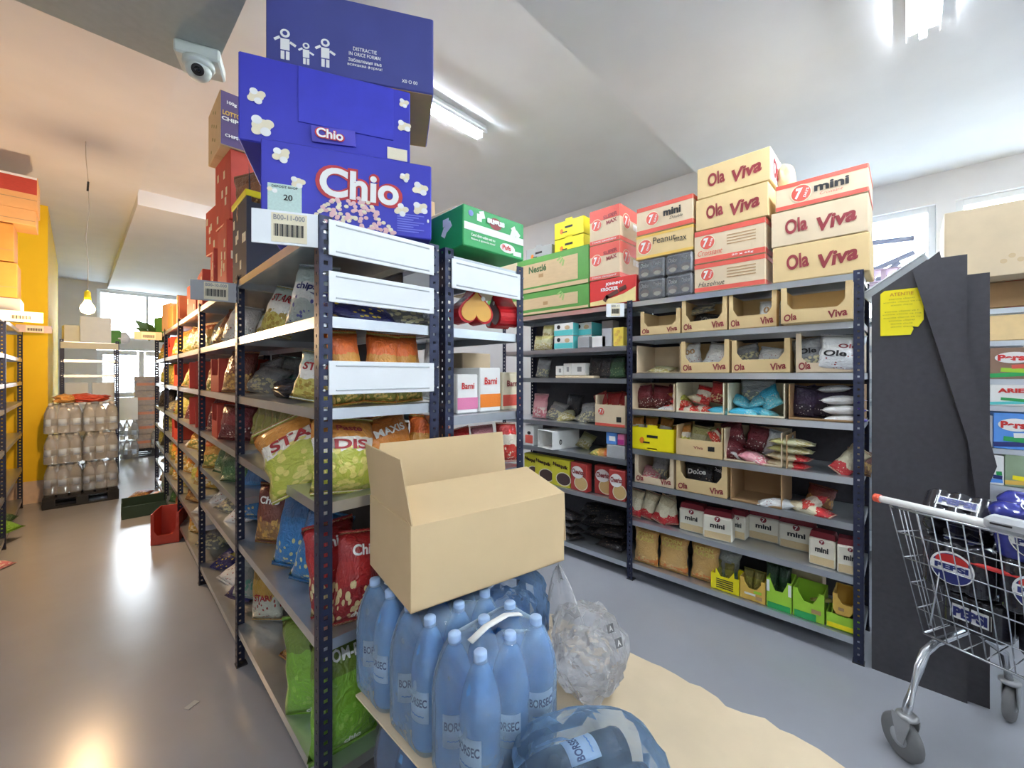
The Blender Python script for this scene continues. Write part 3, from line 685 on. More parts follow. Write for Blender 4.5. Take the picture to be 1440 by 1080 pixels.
for i, (px, lb) in enumerate([(492, 'leftmost of three standing behind the lower guard panel'), (534, 'middle of three standing behind the lower guard panel'), (577, 'rightmost of three standing behind the lower guard panel')]):
    bagE('orange crisp bag, ' + lb, 'orange', px, 1.39, (0.13, 0.265, 0.08), (-6, (-4, 5, -3)[i], (12, -10, 8)[i]), 0.09, (), i)
bagE('white crisp bag with red edge behind the orange bags', 'white', 606, 1.39, (0.13, 0.25, 0.07), (-10, 14, -10), 0.12, (), 3)
# shelf 1.085
for i in range(8):
    bagA('yellow green crisp bag standing on edge, %s from the far end of its row' % ORD[i], 'ygreen', 0, 1.085, (0.2, 0.25, 0.09), (-8, 10, -30), 0.2, (), i, y=1.5 - 0.14 * i)
bagA('large yellow crisp bag with red lettering tipping over the shelf corner', 'stary', 447, 1.085, (0.36, 0.3, 0.13), (-24, -26, -34), 0.1, [('STAR', SR, 0.02, 0.62, 0.62, 0.15)], 2)
bagE('orange topped yellow crisp bag right of the near post', 'stary', 486, 1.085, (0.25, 0.27, 0.11), (-18, 8, 6), 0.07, [('DIS', SR, 0.0, 0.6, 0.5, 0.13), ('Paste', maroon_p, 0, 0.82, 0.4, 0.08)], 4)
bagE('amber crisp bag with a white panel behind the corner bag', 'maxi', 522, 1.085, (0.25, 0.26, 0.1), (-22, 16, -12), 0.2, [('MAXIS', white_p, 0.05, 0.74, 0.55, 0.12)], 1)
bagE('amber crisp bag beside the rear end post, fourth shelf', 'maxi', 562, 1.085, (0.24, 0.26, 0.1), (-16, -10, 10), 0.14, [('MAXIS', white_p, 0, 0.74, 0.6, 0.12)], 5)
bagE('gold crisp bag leaning at the right end of fourth shelf', 'orange', 602, 1.085, (0.2, 0.24, 0.09), (-10, 8, -8), 0.12, (), 6)
# shelf 0.64
bagA('blue and brown crisp bag next to the second post, fifth shelf', 'blue', 353, 0.64, (0.19, 0.33, 0.1), (-6, 6, -52), 0.14, [('chips', white_p, 0, 0.55, 0.5, 0.12)], 1)
bagA('brown crisp bag with amber picture standing on fifth shelf', 'brown', 381, 0.64, (0.18, 0.3, 0.1), (-4, 3, -52), 0.12, [('Chio', white_p, 0, 0.75, 0.6, 0.12)], 2)
bagA('brown crisp bag half hidden behind the blue ones, fifth shelf', 'brown', 366, 0.64, (0.18, 0.26, 0.1), (-4, -4, -56), 0.26, (), 3)
bagA('tall blue crisp bag standing in the middle of fifth shelf', 'blue', 411, 0.64, (0.2, 0.34, 0.11), (-6, 8, -50), 0.11, (), 5)
bagA('blue crisp bag behind the near post, fifth shelf', 'blue', 438, 0.64, (0.2, 0.3, 0.1), (-6, 14, -46), 0.12, (), 4)
bagA('blue crisp bag toppled on top of the blue row', 'blue', 415, 0.64 + 0.26, (0.2, 0.16, 0.08), (-40, 22, -50), 0.18, (), 6)
bagE('red crisp bag with white script leaning out at the rack end', 'red', 497, 0.64, (0.17, 0.3, 0.1), (-8, 10, 2), 0.05, [('Chio', white_p, 0, 0.8, 0.55, 0.12), ('chio', white_p, 0, 0.1, 0.3, 0.06)], 2)
bagE('red crisp bag with green patch behind the end post', 'red', 474, 0.64, (0.18, 0.32, 0.1), (-6, -4, -4), 0.16, [('Chio', white_p, 0, 0.8, 0.55, 0.12)], 5)
# shelf 0.2
bagA('grey foil bag standing at the second post, bottom shelf', 'grey', 344, 0.2, (0.15, 0.28, 0.09), (-4, 6, -50), 0.1, (), 3)
bagA('amber and white crisp bag with red letters on bottom shelf', 'ybrown', 376, 0.2, (0.18, 0.32, 0.1), (-8, -4, -52), 0.13, [('STAR', SR, 0, 0.4, 0.5, 0.1)], 1)
bagA('olive bag sticking out over the bottom shelf edge', 'ygreen', 338, 0.43, (0.16, 0.2, 0.06), (-80, 12, -60), 0.08, (), 5)
bagA('brown crisp bag lying flat at the edge of bottom shelf', 'brown', 414, 0.2, (0.2, 0.24, 0.09), (-68, 14, -66), 0.12, (), 4)
bagA('large green crisp bag behind the near post, bottom shelf', 'pom', 447, 0.2, (0.24, 0.36, 0.12), (-8, -6, -40), 0.1, [('chio', white_p, 0, 0.08, 0.25, 0.05)], 2)
bagE('large green crisp bag with white capitals at the rack end', 'pom', 484, 0.2, (0.24, 0.38, 0.13), (-10, 4, 0), 0.07, [('POM-BAR', white_p, 0.02, 0.84, 0.7, 0.1), ('chio', white_p, 0.05, 0.12, 0.25, 0.05)], 4)
# farther bays
rnd = random.Random(11)
FAR = {1: {1.69: ['white', 'brown', 'grey'], 1.39: ['brown', 'redbox', 'orange'], 1.1: ['maroon', 'redbox', 'maroon'], 0.85: ['dgreen', 'dgreen', 'orange'], 0.6: ['white', 'silver', 'white'], 0.14: ['navyb', 'white', 'navyb']},
       2: {1.69: ['orange', 'orange', 'stary', 'orange'], 1.39: ['redbox', 'redbox', 'orange'], 1.1: ['redbox', 'redbox', 'maroon'], 0.87: ['stary', 'orange', 'white'], 0.62: ['maxi', 'stary', 'maxi'], 0.4: ['white', 'brown'], 0.14: ['silver', 'maxi']},
       3: {1.69: ['orange', 'maxi', 'redbox'], 1.39: ['redbox', 'brown', 'orange'], 1.1: ['ygreen', 'red', 'silver'], 0.87: ['redbox', 'redbox', 'silver'], 0.62: ['maxi', 'orange', 'ygreen'], 0.4: ['orange', 'maxi', 'ygreen'], 0.14: ['brown', 'dgreen']},
       4: {1.69: ['brown', 'orange'], 1.39: ['ygreen', 'stary'], 1.1: ['silver', 'black'], 0.87: ['ygreen', 'grey'], 0.62: ['silver', 'black', 'ygreen'], 0.4: ['brown', 'silver'], 0.14: ['grey', 'brown']}}
CN = dict(white='white', brown='brown', grey='grey', orange='orange', maroon='maroon', dgreen='dark green', silver='silver', navyb='navy blue', stary='yellow', maxi='amber', red='red', ygreen='olive', black='black')
def shelfname(bay, z):
    hs = sorted(FAR[bay], reverse=True); i = hs.index(z)
    return 'lowest' if i == len(hs) - 1 else ('uppermost' if i == 0 else ORD[i])
for bay, sh in FAR.items():
    for z, keys in sh.items():
        n = len(keys)
        for i, kx in enumerate(keys):
            y = bay * BAY + (0.42 if bay == 1 else 0.28) + i * (0.8 if bay == 1 else 0.92) / n; where = '%s from its near post, %s shelf of %s aisle bay' % (ORD[i], shelfname(bay, z), ORD[bay])
            if kx == 'redbox':
                t = tray('display_box', 'narrow brick red display box, ' + where, A(0.16, y) + (z + 0.002,), TA + R(-90 + rnd.uniform(-8, 8)), (0.2, 0.28, 0.21), redcard, front=0.5, tab=0.1, cat='display box', group='red display boxes of the aisle rack')
            else:
                hh = min(0.25, 0.2 if z in (0.4, 0.62, 0.87) else 0.25) * rnd.uniform(0.85, 1.05)
                flat = kx in ('white', 'silver', 'navyb') and z < 1.2
                bag('%s snack bag, %s' % (CN[kx], where), BM[kx], A(0.08, y) + (z + 0.004,), (0.24, hh, 0.1), (R(-70 if flat else rnd.uniform(-25, -8)), R(rnd.uniform(-12, 12)), R(-62 + rnd.uniform(-15, 15)) + TA), group='snack bags of the far aisle bays', seed=rnd.randrange(7))
# boxes and bags on the aisle floor
tray('fallen_carton', 'dark green carton lying open on the aisle floor', A(-0.17, 4.62) + (0.002,), TA, (0.36, 0.24, 0.17), pm('bottle_green_card', (40, 62, 46), 0.6), front=0.75, tab=0.04, cat='carton', full_sides=False)
tray('display_box', 'red display box on the floor at the aisle rack', A(-0.05, 3.55) + (0.002,), R(-20), (0.2, 0.3, 0.27), redcard, front=0.3, tab=0.2, cat='display box')
bag('amber snack bag fallen on the floor by the far rack', BM['maxi'], A(-0.12, 5.15) + (0.02,), (0.24, 0.2, 0.09), (R(-75), 0, R(-80)))
bag('brown snack bag fallen on the floor by the far rack', BM['brown'], A(-0.2, 5.35) + (0.02,), (0.2, 0.2, 0.08), (R(-80), 0, R(-30)))
bag('dark green snack bag fallen beside the amber one', BM['dgreen'], A(-0.08, 4.9) + (0.02,), (0.24, 0.2, 0.09), (R(-65), R(10), R(-60)))
part_o = part('paper_scrap', box_mesh(0.05, 0.03, 0.002, 0.0005), plastic_g, None, (0.36, 2.35, 0.0005), (0, 0, 0.5)); tag(part_o, 'tiny grey scrap lying on the aisle floor', 'scrap')

# ================================================================== HEART BOX BAY (right half of the near rack)
c, rz, wd = oriented((1.07, 1.29), (1.417, 1.274), 0.4); dim = (wd, 0.4, 0.168)
t = carton('sweets_carton', 'bright green sweets carton on top of the heart box bay', 'carton', c + (2.022,), rz, dim, green_p, seam=False)
patch(t, dim, 'white_band', white_p, 0.0, 0.083, wd * 0.97, 0.03)
disc(t, dim, 'logo_badge', maroon_p, 0.0, 0.125, 0.07, 0.05); lettering(t, dim, 'sugus', white_p, 0.0, 0.126, 0.1, 0.03, e=0.004, bold=0.06)
disc(t, dim, 'price_badge', white_p, 0.07, 0.036, 0.09, 0.04); lettering(t, dim, 'Pufs', red_p, 0.062, 0.037, 0.05, 0.022, e=0.004); patch(t, dim, 'note_badge', white_p, 0.13, 0.022, 0.05, 0.02)
for s, z in (('Cand dintr-odata esti nu', 0.052), ('fluiera si spune-le noua!', 0.034)): lettering(t, dim, s, white_p, -0.07, z, 0.13, 0.012, bold=0.02)
for i, (x, z) in enumerate(((-0.09, 0.13), (-0.075, 0.145), (0.11, 0.125), (0.13, 0.11), (0.105, 0.105))): patch(t, dim, 'sweet_print', white_p, x, z, 0.025, 0.03, tilt=0.3 * i)
disc(t, dim, 'round_stamp', pm('lilac_print', (120, 140, 200), 0.5), -0.135, 0.138, 0.025, 0.025)
for i, (x, z) in enumerate(((-0.02, 0.12), (0.0, 0.1), (-0.03, 0.08))): patch(t, dim, 'sweet_print', white_p, x + 0.1, z, 0.04, 0.03, 'left', tilt=0.5 * i)
Y1 = 1.78
def top_box(lb, pl, pr, Y, z, h, d, m=kraft2, rz=0, group='plain kraft cartons on the near rack', cut=True):
    x0, x1 = at_y(pl, Y), at_y(pr, Y); dim = (x1 - x0, d, h)
    t = carton('plain_carton', lb, 'carton', ((x0 + x1) / 2, Y + d / 2, z), rz, dim, m, group, seam=False)
    if cut:
        patch(t, dim, 'die_cut_line', kraftd, 0, h * 0.62, dim[0] * 0.9, 0.004); patch(t, dim, 'hand_slot', black_p, 0, h * 0.58, dim[0] * 0.3, 0.008)
        patch(t, dim, 'printed_frame', kraftd, 0, h * 0.84, dim[0] * 0.6, 0.012)
        for i in range(3): patch(t, dim, 'print_line', kraftd, 0.02, h * (0.6 - 0.1 * i), d * 0.4, 0.005, 'left')
    return t
for i, (z, h) in enumerate(((2.0, 0.135), (2.137, 0.14), (2.279, 0.145))):
    top_box('kraft carton with cut slot behind the green sweets carton, %s in left column' % ('lowest', 'middle', 'topmost')[i], 641, 684, Y1, z, h, 0.34)
    top_box('kraft carton with cut slot behind the green sweets carton, %s in right column' % ('lowest', 'middle', 'topmost')[i], 687, 728, Y1, z, h, 0.34)
top_box('large plain brown carton behind the blue popcorn cartons', 560, 612, 2.1, 2.0, 0.56, 0.35, kraft, cut=False)
# heart shaped tins
def heart_poly(s):
    P = []
    for i in range(36):
        a = 2 * math.pi * i / 36; P.append((s * 16 * math.sin(a) ** 3 / 32, s * (13 * math.cos(a) - 5 * math.cos(2 * a) - 2 * math.cos(3 * a) - math.cos(4 * a)) / 32))
    return P
gloss_red = pm('glossy_red_tin', (196, 30, 36), 0.18, var=0.04)
def heart(label, px, rz, up, lid=None):
    p = A(xa(px, 0.1), 0.1); t = thing('heart_box', label, 'gift box', p + (1.792,), 0, 'heart shaped chocolate boxes', (0, R(180) if up else 0, rz))
    pr = heart_poly(0.175)
    part('heart_body', prism_mesh(pr, 0.1, 'heartbody'), gloss_red, t, (0, -0.05, 0))
    part('gold_lid', prism_mesh([(x * 0.86, z * 0.86) for x, z in pr], 0.004, 'heartlid'), lid or pm('gold_tin_lid', (226, 170, 74), 0.35, var=0.06), t, (0, -0.055, 0))
    disc(t, (0, 0.11, 0), 'price_sticker', white_p, -0.03, -0.045, 0.02, 0.02, e=0.004)
heart('red heart shaped box with a gold lid facing the viewer', 662, R(-12), True)
heart('red heart shaped box turned edge on, right of the gold lid', 706, R(-108), True, pm('chocolate_lid', (96, 44, 40), 0.35))
# boxes lower down in that bay
def boxE(name, label, pl, pr, z, h, yo, d, mat, words=(), group='goods in the heart box bay', band=None):
    x0, x1 = xa(pl, yo), xa(pr, yo); p = A((x0 + x1) / 2, yo + d / 2); dim = (x1 - x0, d, h)
    t = carton(name, label, 'box', p + (z + 0.002,), TA, dim, mat, group, seam=False)
    if band: patch(t, dim, 'printed_band', band, 0, h * 0.25, dim[0] * 0.98, h * 0.3)
    for s, m, x, zz, ww, hh in words: lettering(t, dim, s, m, x * dim[0], zz * h, ww * dim[0], hh * h, e=0.003)
    return t
boxE('biscuit_box', 'white and pink biscuit box below the heart boxes, left one', 643, 672, 1.33, 0.17, 0.06, 0.2, white_p, [('Barni', red_p, 0, 0.7, 0.6, 0.16)], band=pink_p)
boxE('biscuit_box', 'white and peach biscuit box below the heart boxes, middle one', 675, 704, 1.33, 0.2, 0.06, 0.2, white_p, [('Barni', red_p, 0, 0.7, 0.6, 0.16)], band=orange_p)
boxE('biscuit_box', 'white biscuit box below the heart boxes, right one', 707, 734, 1.33, 0.18, 0.07, 0.2, cream_p, [('Barni', maroon_p, 0, 0.7, 0.6, 0.16)], band=salmon_p)
boxE('biscuit_box', 'pale box stacked at the back behind the biscuit boxes', 650, 690, 1.33, 0.28, 0.3, 0.14, kraft2)
for i, (px, k, lb) in enumerate(((655, 'bred', 'left'), (686, 'pink', 'middle'), (716, 'bred', 'right'))):
    bag('red and white sweets bag in the heart box bay, %s of three' % lb, BM[k], A(xa(px, 0.1), 0.1) + (1.073,), (0.14, 0.19, 0.07), (R(-14), R(6 * i - 6), TA), i)
bag('white and brown paper bag low at the right post of the heart box bay', BM['white'], A(xa(716, 0.12), 0.12) + (0.753,), (0.15, 0.24, 0.1), (R(-8), 0, TA))
boxE('biscuit_box', 'dark carton low in the heart box bay behind the open box', 660, 705, 0.75, 0.26, 0.12, 0.25, kraftd)

# ================================================================== RIGHT RACK, TOP GOODS
def onB(l, r, Xf=XB):
    y0, y1 = at_x(r, Xf), at_x(l, Xf); return (y0 + y1) / 2, y1 - y0
def cartonB(name, label, l, r, z, h, d, mat, Xf=XB + 0.01, group='snack cartons on the right rack', gap=0.004):
    yc, wd = onB(l, r, Xf); dim = (wd - gap, d, h - 0.002)
    return carton(name, label, 'carton', (Xf + d / 2, yc, z), RZB, dim, mat, group, seam=False), dim
def logo7(t, dim, x, z, s, face='front'):
    disc(t, dim, 'logo_ring', cream_p, x, z, s, s, face, e=0.0012); disc(t, dim, 'logo_disc', salmon_p, x, z, s * 0.9, s * 0.9, face, e=0.0018)
    lettering(t, dim, '7', white_p, x - 0.1 * s, z, s * 0.38, s * 0.6, face, e=0.0045, bold=0.05, shear=0.2)
    lettering(t, dim, 'DAYS', white_p, x + 0.24 * s, z - 0.02 * s, s * 0.5, s * 0.13, face, tilt=R(70), e=0.0045, bold=0.03)
def bands(t, dim, mat, faces=('front', 'right'), th=0.15):
    for f in faces:
        ext = dim[0] if f == 'front' else dim[1]
        patch(t, dim, 'printed_band', mat, 0, dim[2] * (1 - th / 2 - 0.01), ext * 0.99, dim[2] * th, f); patch(t, dim, 'printed_band', mat, 0, dim[2] * (th / 2 + 0.02), ext * 0.99, dim[2] * th, f)
def ola(t, dim, mat=maroon_p):
    w_, d_, h_ = dim
    lettering(t, dim, 'Ola', mat, -0.22 * w_, h_ * 0.53, w_ * 0.24, h_ * 0.42, tilt=R(6), bold=0.03, shear=0.1)
    lettering(t, dim, 'Viva', mat, 0.2 * w_, h_ * 0.48, w_ * 0.38, h_ * 0.4, tilt=R(10), bold=0.035, shear=0.3)
ZR = 2.034
# stack in the middle
t, dim = cartonB('croissant_carton', 'red banded kraft carton with black script, bottom of the middle stack', 976, 1077, ZR, 0.185, 0.36, kraft2)
bands(t, dim, salmon_p); logo7(t, dim, -0.3 * dim[0], 0.11, 0.085); lettering(t, dim, 'Hazelnut', black_p, -0.24 * dim[0], 0.05, 0.16, 0.03, shear=0.3, bold=0.0)
for i in range(4): patch(t, dim, 'print_line', kraftd, 0.18 * dim[0], 0.13 - 0.018 * i, 0.16, 0.006)
t, dim = cartonB('croissant_carton', 'red banded kraft carton with red script, second in the middle stack', 976, 1077, ZR + 0.187, 0.215, 0.36, kraft2)
bands(t, dim, salmon_p); logo7(t, dim, -0.3 * dim[0], 0.13, 0.095); lettering(t, dim, 'Croissant', salmon_p, -0.26 * dim[0], 0.065, 0.15, 0.035, shear=0.3, bold=0.0)
for i in range(4): patch(t, dim, 'print_line', kraftd, 0.18 * dim[0], 0.15 - 0.018 * i, 0.16, 0.006)
lettering(t, dim, '20 x 65g', white_p, 0.2 * dim[0], 0.02, 0.12, 0.014, e=0.004)
t, dim = cartonB('wafer_carton', 'kraft carton with maroon script, third in the middle stack', 978, 1081, ZR + 0.404, 0.203, 0.36, kraftg); ola(t, dim)
t, dim = cartonB('wafer_carton', 'kraft carton with maroon script, topmost of the middle stack', 980, 1084, ZR + 0.609, 0.2, 0.36, kraftg); ola(t, dim)
patch(t, dim, 'glossy_side_print', white_p, 0, 0.1, 0.33, 0.18, 'right'); lettering(t, dim, 'Ola', maroon_p, -0.05, 0.1, 0.14, 0.12, 'right', bold=0.05)
crumple('torn_wrap', 'torn kraft flap with red wrapping beside the topmost carton', 'torn flap', kraft, (XB + 0.25, at_x(1098, XB + 0.1), ZR + 0.6), (0.18, 0.1, 0.2), 8, 0, 0.3, 3)
# right hand stack
t, dim = cartonB('wafer_carton', 'kraft carton with maroon script, bottom of the right stack', 1086, 1224, ZR, 0.203, 0.36, kraftg); ola(t, dim)
t, dim = cartonB('wafer_carton', 'kraft carton with maroon script, second in the right stack', 1084, 1222, ZR + 0.205, 0.2, 0.36, kraft2); ola(t, dim)
t, dim = cartonB('croissant_carton', 'red banded carton reading mini, topmost of the right stack', 1090, 1222, ZR + 0.407, 0.15, 0.36, kraft2)
bands(t, dim, salmon_p); logo7(t, dim, -0.2 * dim[0], 0.076, 0.1); lettering(t, dim, 'mini', black_p, 0.13 * dim[0], 0.088, 0.15, 0.045, bold=0.04); lettering(t, dim, 'Croissant', salmon_p, 0.13 * dim[0], 0.05, 0.1, 0.016, shear=0.3, bold=0)
# small black coffee packs in film, two by two
for r_ in range(2):
    for q in range(2):
        l, r = ((896, 934), (935, 974))[q]; yc, wd = onB(l, r)
        dim = (wd - 0.006, 0.2, 0.14)
        t = thing('coffee_pack', 'black film-wrapped dessert pack, %s %s of the two by two block' % (('lower', 'upper')[r_], ('left', 'right')[q]), 'pack', (XB + 0.11, yc, ZR + r_ * 0.145), RZB, 'black dessert packs')
        part('pack_body', box_mesh(*dim, 0.012), pm('black_gloss_pack', (48, 46, 54), 0.25, var=0.2, scale=30), t)
        for s in (-1, 1):
            disc(t, dim, 'cup_print', pm('coffee_brown_print', (120, 86, 66), 0.5), s * dim[0] * 0.24, 0.05, dim[0] * 0.34, 0.05); disc(t, dim, 'cream_print', cream_p, s * dim[0] * 0.24, 0.036, dim[0] * 0.28, 0.03, e=0.001)
            lettering(t, dim, 'Dolce', white_p, s * dim[0] * 0.24, 0.1, dim[0] * 0.32, 0.03, shear=0.2)
        part('film_wrap', box_mesh(dim[0] + 0.006, dim[1] + 0.006, dim[2] + 0.003, 0.014), film('clear_wrap', (235, 238, 242), 0.16), t)
t, dim = cartonB('croissant_carton', 'gold banded kraft carton above the black packs', 894, 975, ZR + 0.292, 0.172, 0.34, kraftg)
bands(t, dim, gold_p, th=0.1); logo7(t, dim, -0.33 * dim[0], 0.085, 0.11); lettering(t, dim, 'Peanut', black_p, 0.02 * dim[0], 0.115, 0.16, 0.045, bold=0.0); lettering(t, dim, 'max', black_p, 0.3 * dim[0], 0.09, 0.08, 0.03, bold=0.0)
t, dim = cartonB('croissant_carton', 'red banded carton reading mini above the gold banded one', 895, 975, ZR + 0.466, 0.2, 0.34, kraft2)
bands(t, dim, salmon_p); logo7(t, dim, -0.2 * dim[0], 0.1, 0.1); lettering(t, dim, 'mini', black_p, 0.15 * dim[0], 0.12, 0.12, 0.05, bold=0.04); lettering(t, dim, 'Double', black_p, 0.22 * dim[0], 0.075, 0.09, 0.02, bold=0, shear=0.3)
# Johnny Krocker and SuperMax
t, dim = cartonB('chocolate_carton', 'red carton with chocolate bar pictures below the tall cartons', 829, 895, ZR, 0.2, 0.34, red_p)
part('cream_lower_print', prism_mesh([(-dim[0] / 2 * 0.98, 0.005), (dim[0] / 2 * 0.98, 0.005), (dim[0] / 2 * 0.98, 0.11), (0.1, 0.07), (0, 0.05), (-dim[0] / 2 * 0.98, 0.035)], 0.001), pm('pale_yellow_print', (238, 218, 150), 0.5), t, (0, -dim[1] / 2 - 0.0014, 0))
lettering(t, dim, 'JOHNNY', white_p, 0.02, 0.155, 0.15, 0.028, bold=0.05, e=0.003); lettering(t, dim, 'KROCKER', white_p, -0.02, 0.12, 0.15, 0.028, bold=0.05, e=0.003)
choc = pm('chocolate_print', (90, 50, 40), 0.5)
for x, z, ww, tl in ((0.0, 0.075, 0.11, 0.35), (0.09, 0.11, 0.06, 0.3), (-0.05, 0.05, 0.05, 0.9)): patch(t, dim, 'chocolate_bar_print', choc, x, z, ww, 0.03, e=0.002, tilt=tl)
for i in range(2):
    t, dim = cartonB('croissant_carton', 'tall red topped kraft carton, %s of the pair' % ('lower', 'upper')[i], 829, 872, ZR + 0.204 + 0.275 * i, 0.273, 0.36, kraft2)
    for f, ex in (('front', dim[0]), ('right', dim[1])):
        patch(t, dim, 'printed_band', salmon_p, 0, 0.225, ex * 0.99, 0.09, f); patch(t, dim, 'printed_band', salmon_p, 0, 0.018, ex * 0.99, 0.03, f)
    logo7(t, dim, -0.26 * dim[0], 0.15, 0.095); lettering(t, dim, 'SUPER', maroon_p, 0.2 * dim[0], 0.2, 0.12, 0.03, bold=0.03, tilt=R(6)); lettering(t, dim, 'MAX', maroon_p, 0.24 * dim[0], 0.155, 0.09, 0.03, bold=0.04, tilt=R(8))
    lettering(t, dim, '7 PACK CROISSANT', white_p, 0, 0.018, dim[0] * 0.8, 0.012, e=0.004)
    logo7(t, dim, -0.08, 0.16, 0.12, 'right'); lettering(t, dim, 'max', white_p, 0.08, 0.14, 0.12, 0.05, 'right', bold=0.04, e=0.004)
# green and kraft cartons
for i, (z, h) in enumerate(((ZR, 0.192), (ZR + 0.194, 0.31))):
    yc, wd = onB(684, 827); dim = (wd, 0.38, h)
    t = carton('cereal_carton', 'green and kraft carton below the yellow crates, %s one' % ('lower', 'upper')[i], 'carton', (XB + 0.2, yc, z), RZB, dim, dgreen_p, 'green cereal cartons', seam=False)
    patch(t, dim, 'kraft_panel', kraft, 0.12, h * 0.5, wd * 0.62, h * (0.5 if i == 0 else 0.66)); patch(t, dim, 'kraft_foot', kraft, 0, h * 0.07, wd * 0.99, h * 0.1)
    if i == 1: lettering(t, dim, 'Nestlé', pm('dark_green_print', (60, 96, 52), 0.6), 0.06, h * 0.66, 0.2, 0.06, bold=0.03)
    lettering(t, dim, 'Nestlé', cream_p, -0.29, h * 0.45, 0.16, 0.05, bold=0.03)
    patch(t, dim, 'stamp', kraftd, 0.1 if i else 0.15, h * 0.45, 0.05, 0.03, e=0.0016)
    for j in range(3): patch(t, dim, 'leaf_print', pm('pale_leaf_print', (150, 190, 110), 0.6), 0.3 + 0.02 * j, h * 0.8 - 0.02 * j, 0.05, 0.015, e=0.002, tilt=0.5 + 0.4 * j)
def crate(label, loc, rz, dim, mat, group='yellow plastic display crates'):
    """box with hand slots, raised lugs and rim"""
    w_, d_, h_ = dim; t = thing('display_crate', label, 'crate', loc, rz, group)
    part('crate_base', box_mesh(w_, d_, 0.006, 0.001), mat, t)
    for s in (-1, 1):
        part('crate_side', box_mesh(0.005, d_, h_, 0.001), mat, t, (s * (w_ / 2 - 0.0025), 0, 0))
        a = w_ / 2; sl = w_ * 0.12
        part('crate_front' if s < 0 else 'crate_back', prism_mesh([(-a, 0), (-sl, 0), (-sl, 0.018), (sl, 0.018), (sl, 0), (a, 0), (a, h_), (sl, h_), (sl * 0.95, h_ + 0.02), (-sl * 0.95, h_ + 0.02), (-sl, h_), (-a, h_)], 0.005), mat, t, (0, s * (d_ / 2) - (0.005 if s > 0 else 0), 0))
    patch(t, dim, 'hand_slot', black_p, 0, h_ * 0.62, w_ * 0.26, 0.018)
    disc(t, dim, 'emblem', orange_p, -0.25 * w_, h_ * 0.42, 0.035, 0.045); patch(t, dim, 'dark_mark', black_p, -0.14 * w_, h_ * 0.34, 0.05, 0.01, e=0.0012)
    return t
yc, wd = onB(778, 819, XB + 0.12)
for i in range(2): crate('bright yellow display crate, %s of two on the green cartons' % ('lower', 'upper')[i], (XB + 0.27, yc, ZR + 0.508 + i * 0.15), RZB, (wd, 0.26, 0.145), yellow_p)
yc, wd = onB(738, 774, XB + 0.12)
crate('grey slotted crate left of the yellow crates', (XB + 0.27, yc, ZR + 0.508), RZB, (wd, 0.26, 0.13), plastic_g, 'grey crates')

# ================================================================== RIGHT RACK, NEAR BAY SHELVES
OV = lambda: [('Ola', maroon_p, -0.36, 0.17, 0.19, 0.19), ('Viva', maroon_p, 0.31, 0.19, 0.25, 0.2)]
def trayB(label, l, r, z, h, d=0.3, Xf=XB + 0.015, mat=kraftg, front=0.36, words=True, **k):
    yc, wd = onB(l, r, Xf)
    return tray(k.pop('name', 'display_tray'), label, (Xf + d / 2, yc, z + 0.002), k.pop('rz', RZB), (wd - 0.008, d, h), mat, front=front, words=OV() if words else (), group='kraft display trays of the right rack', **k)
def bagB(label, key, px, z, size, rot=(0, 0, 0), dx=0.12, words=(), seed=None, group='bags on the right rack'):
    return bag(label, BM[key], (XB + dx, at_x(px, XB + dx), z + 0.008), size, (R(rot[0]), R(rot[1]), RZB + R(rot[2])), seed, words, group=group)
z = 1.78
trayB('low kraft script-printed tray with a white sheet, leftmost on the top shelf', 900, 957, z, 0.17)
bagB('white paper sheet bag in the leftmost tray of the top shelf', 'white', 938, z, (0.1, 0.09, 0.03), (-50, 30, 0), 0.13)
trayB('kraft script-printed tray holding dark bags, second on the top shelf', 958, 1023, z, 0.215, torn=-0.04)
bagB('dark bag in the second tray of the top shelf', 'black', 990, z, (0.2, 0.14, 0.08), (-20, 12, 0), 0.16, [('Viva', grey_p, 0, 0.6, 0.5, 0.2)])
bagB('grey film flap over the second tray of the top shelf', 'silver', 980, z + 0.13, (0.24, 0.1, 0.04), (-50, -8, 0), 0.17)
trayB('kraft script-printed tray with a white bag, third on the top shelf', 1024, 1093, z, 0.215)
bagB('white bag with ring print in the third tray of the top shelf', 'white', 1081, z, (0.13, 0.16, 0.07), (-12, 4, 0), 0.08, [('00', kraftd, 0, 0.6, 0.5, 0.25)])
trayB('empty kraft script-printed tray pulled forward, rightmost on the top shelf', 1097, 1200, z, 0.2, 0.3, Xf=XB - 0.075, torn=0.02)
z = 1.51
tray('open_carton', 'empty grey inside carton, leftmost on the second shelf', (XB + 0.17, onB(893, 955)[0], z + 0.002), RZB, (onB(893, 955)[1], 0.3, 0.2), kraft2, front=0.03, tab=0.02, cat='carton', full_sides=False)
bagB('thin beige bag flat in the leftmost carton of the second shelf', 'beige', 925, z, (0.17, 0.16, 0.04), (-75, 5, 0), 0.08)
trayB('kraft script-printed tray of white bags, second on the second shelf', 957, 1026, z, 0.21, front=0.33)
bagB('white bag, left in the second tray of the second shelf', 'white', 975, z + 0.03, (0.13, 0.17, 0.08), (-14, -10, 8), 0.1, [('00', kraftd, 0, 0.6, 0.5, 0.2)])
bagB('white bag, right in the second tray of the second shelf', 'white', 1003, z + 0.03, (0.17, 0.17, 0.08), (-22, 14, -8), 0.09)
trayB('kraft script-printed tray of grey bags, third on the second shelf', 1028, 1112, z, 0.2, front=0.4)
bagB('grey and white bag, left in the third tray of the second shelf', 'silver', 1052, z + 0.05, (0.16, 0.14, 0.07), (-30, -14, 8), 0.1)
bagB('grey and white bag, right in the third tray of the second shelf', 'white', 1080, z + 0.05, (0.16, 0.12, 0.06), (-35, 10, -8), 0.1)
trayB('pale kraft script-printed tray of printed bags, rightmost on the second shelf', 1118, 1214, z, 0.22, mat=kraft2, front=0.25)
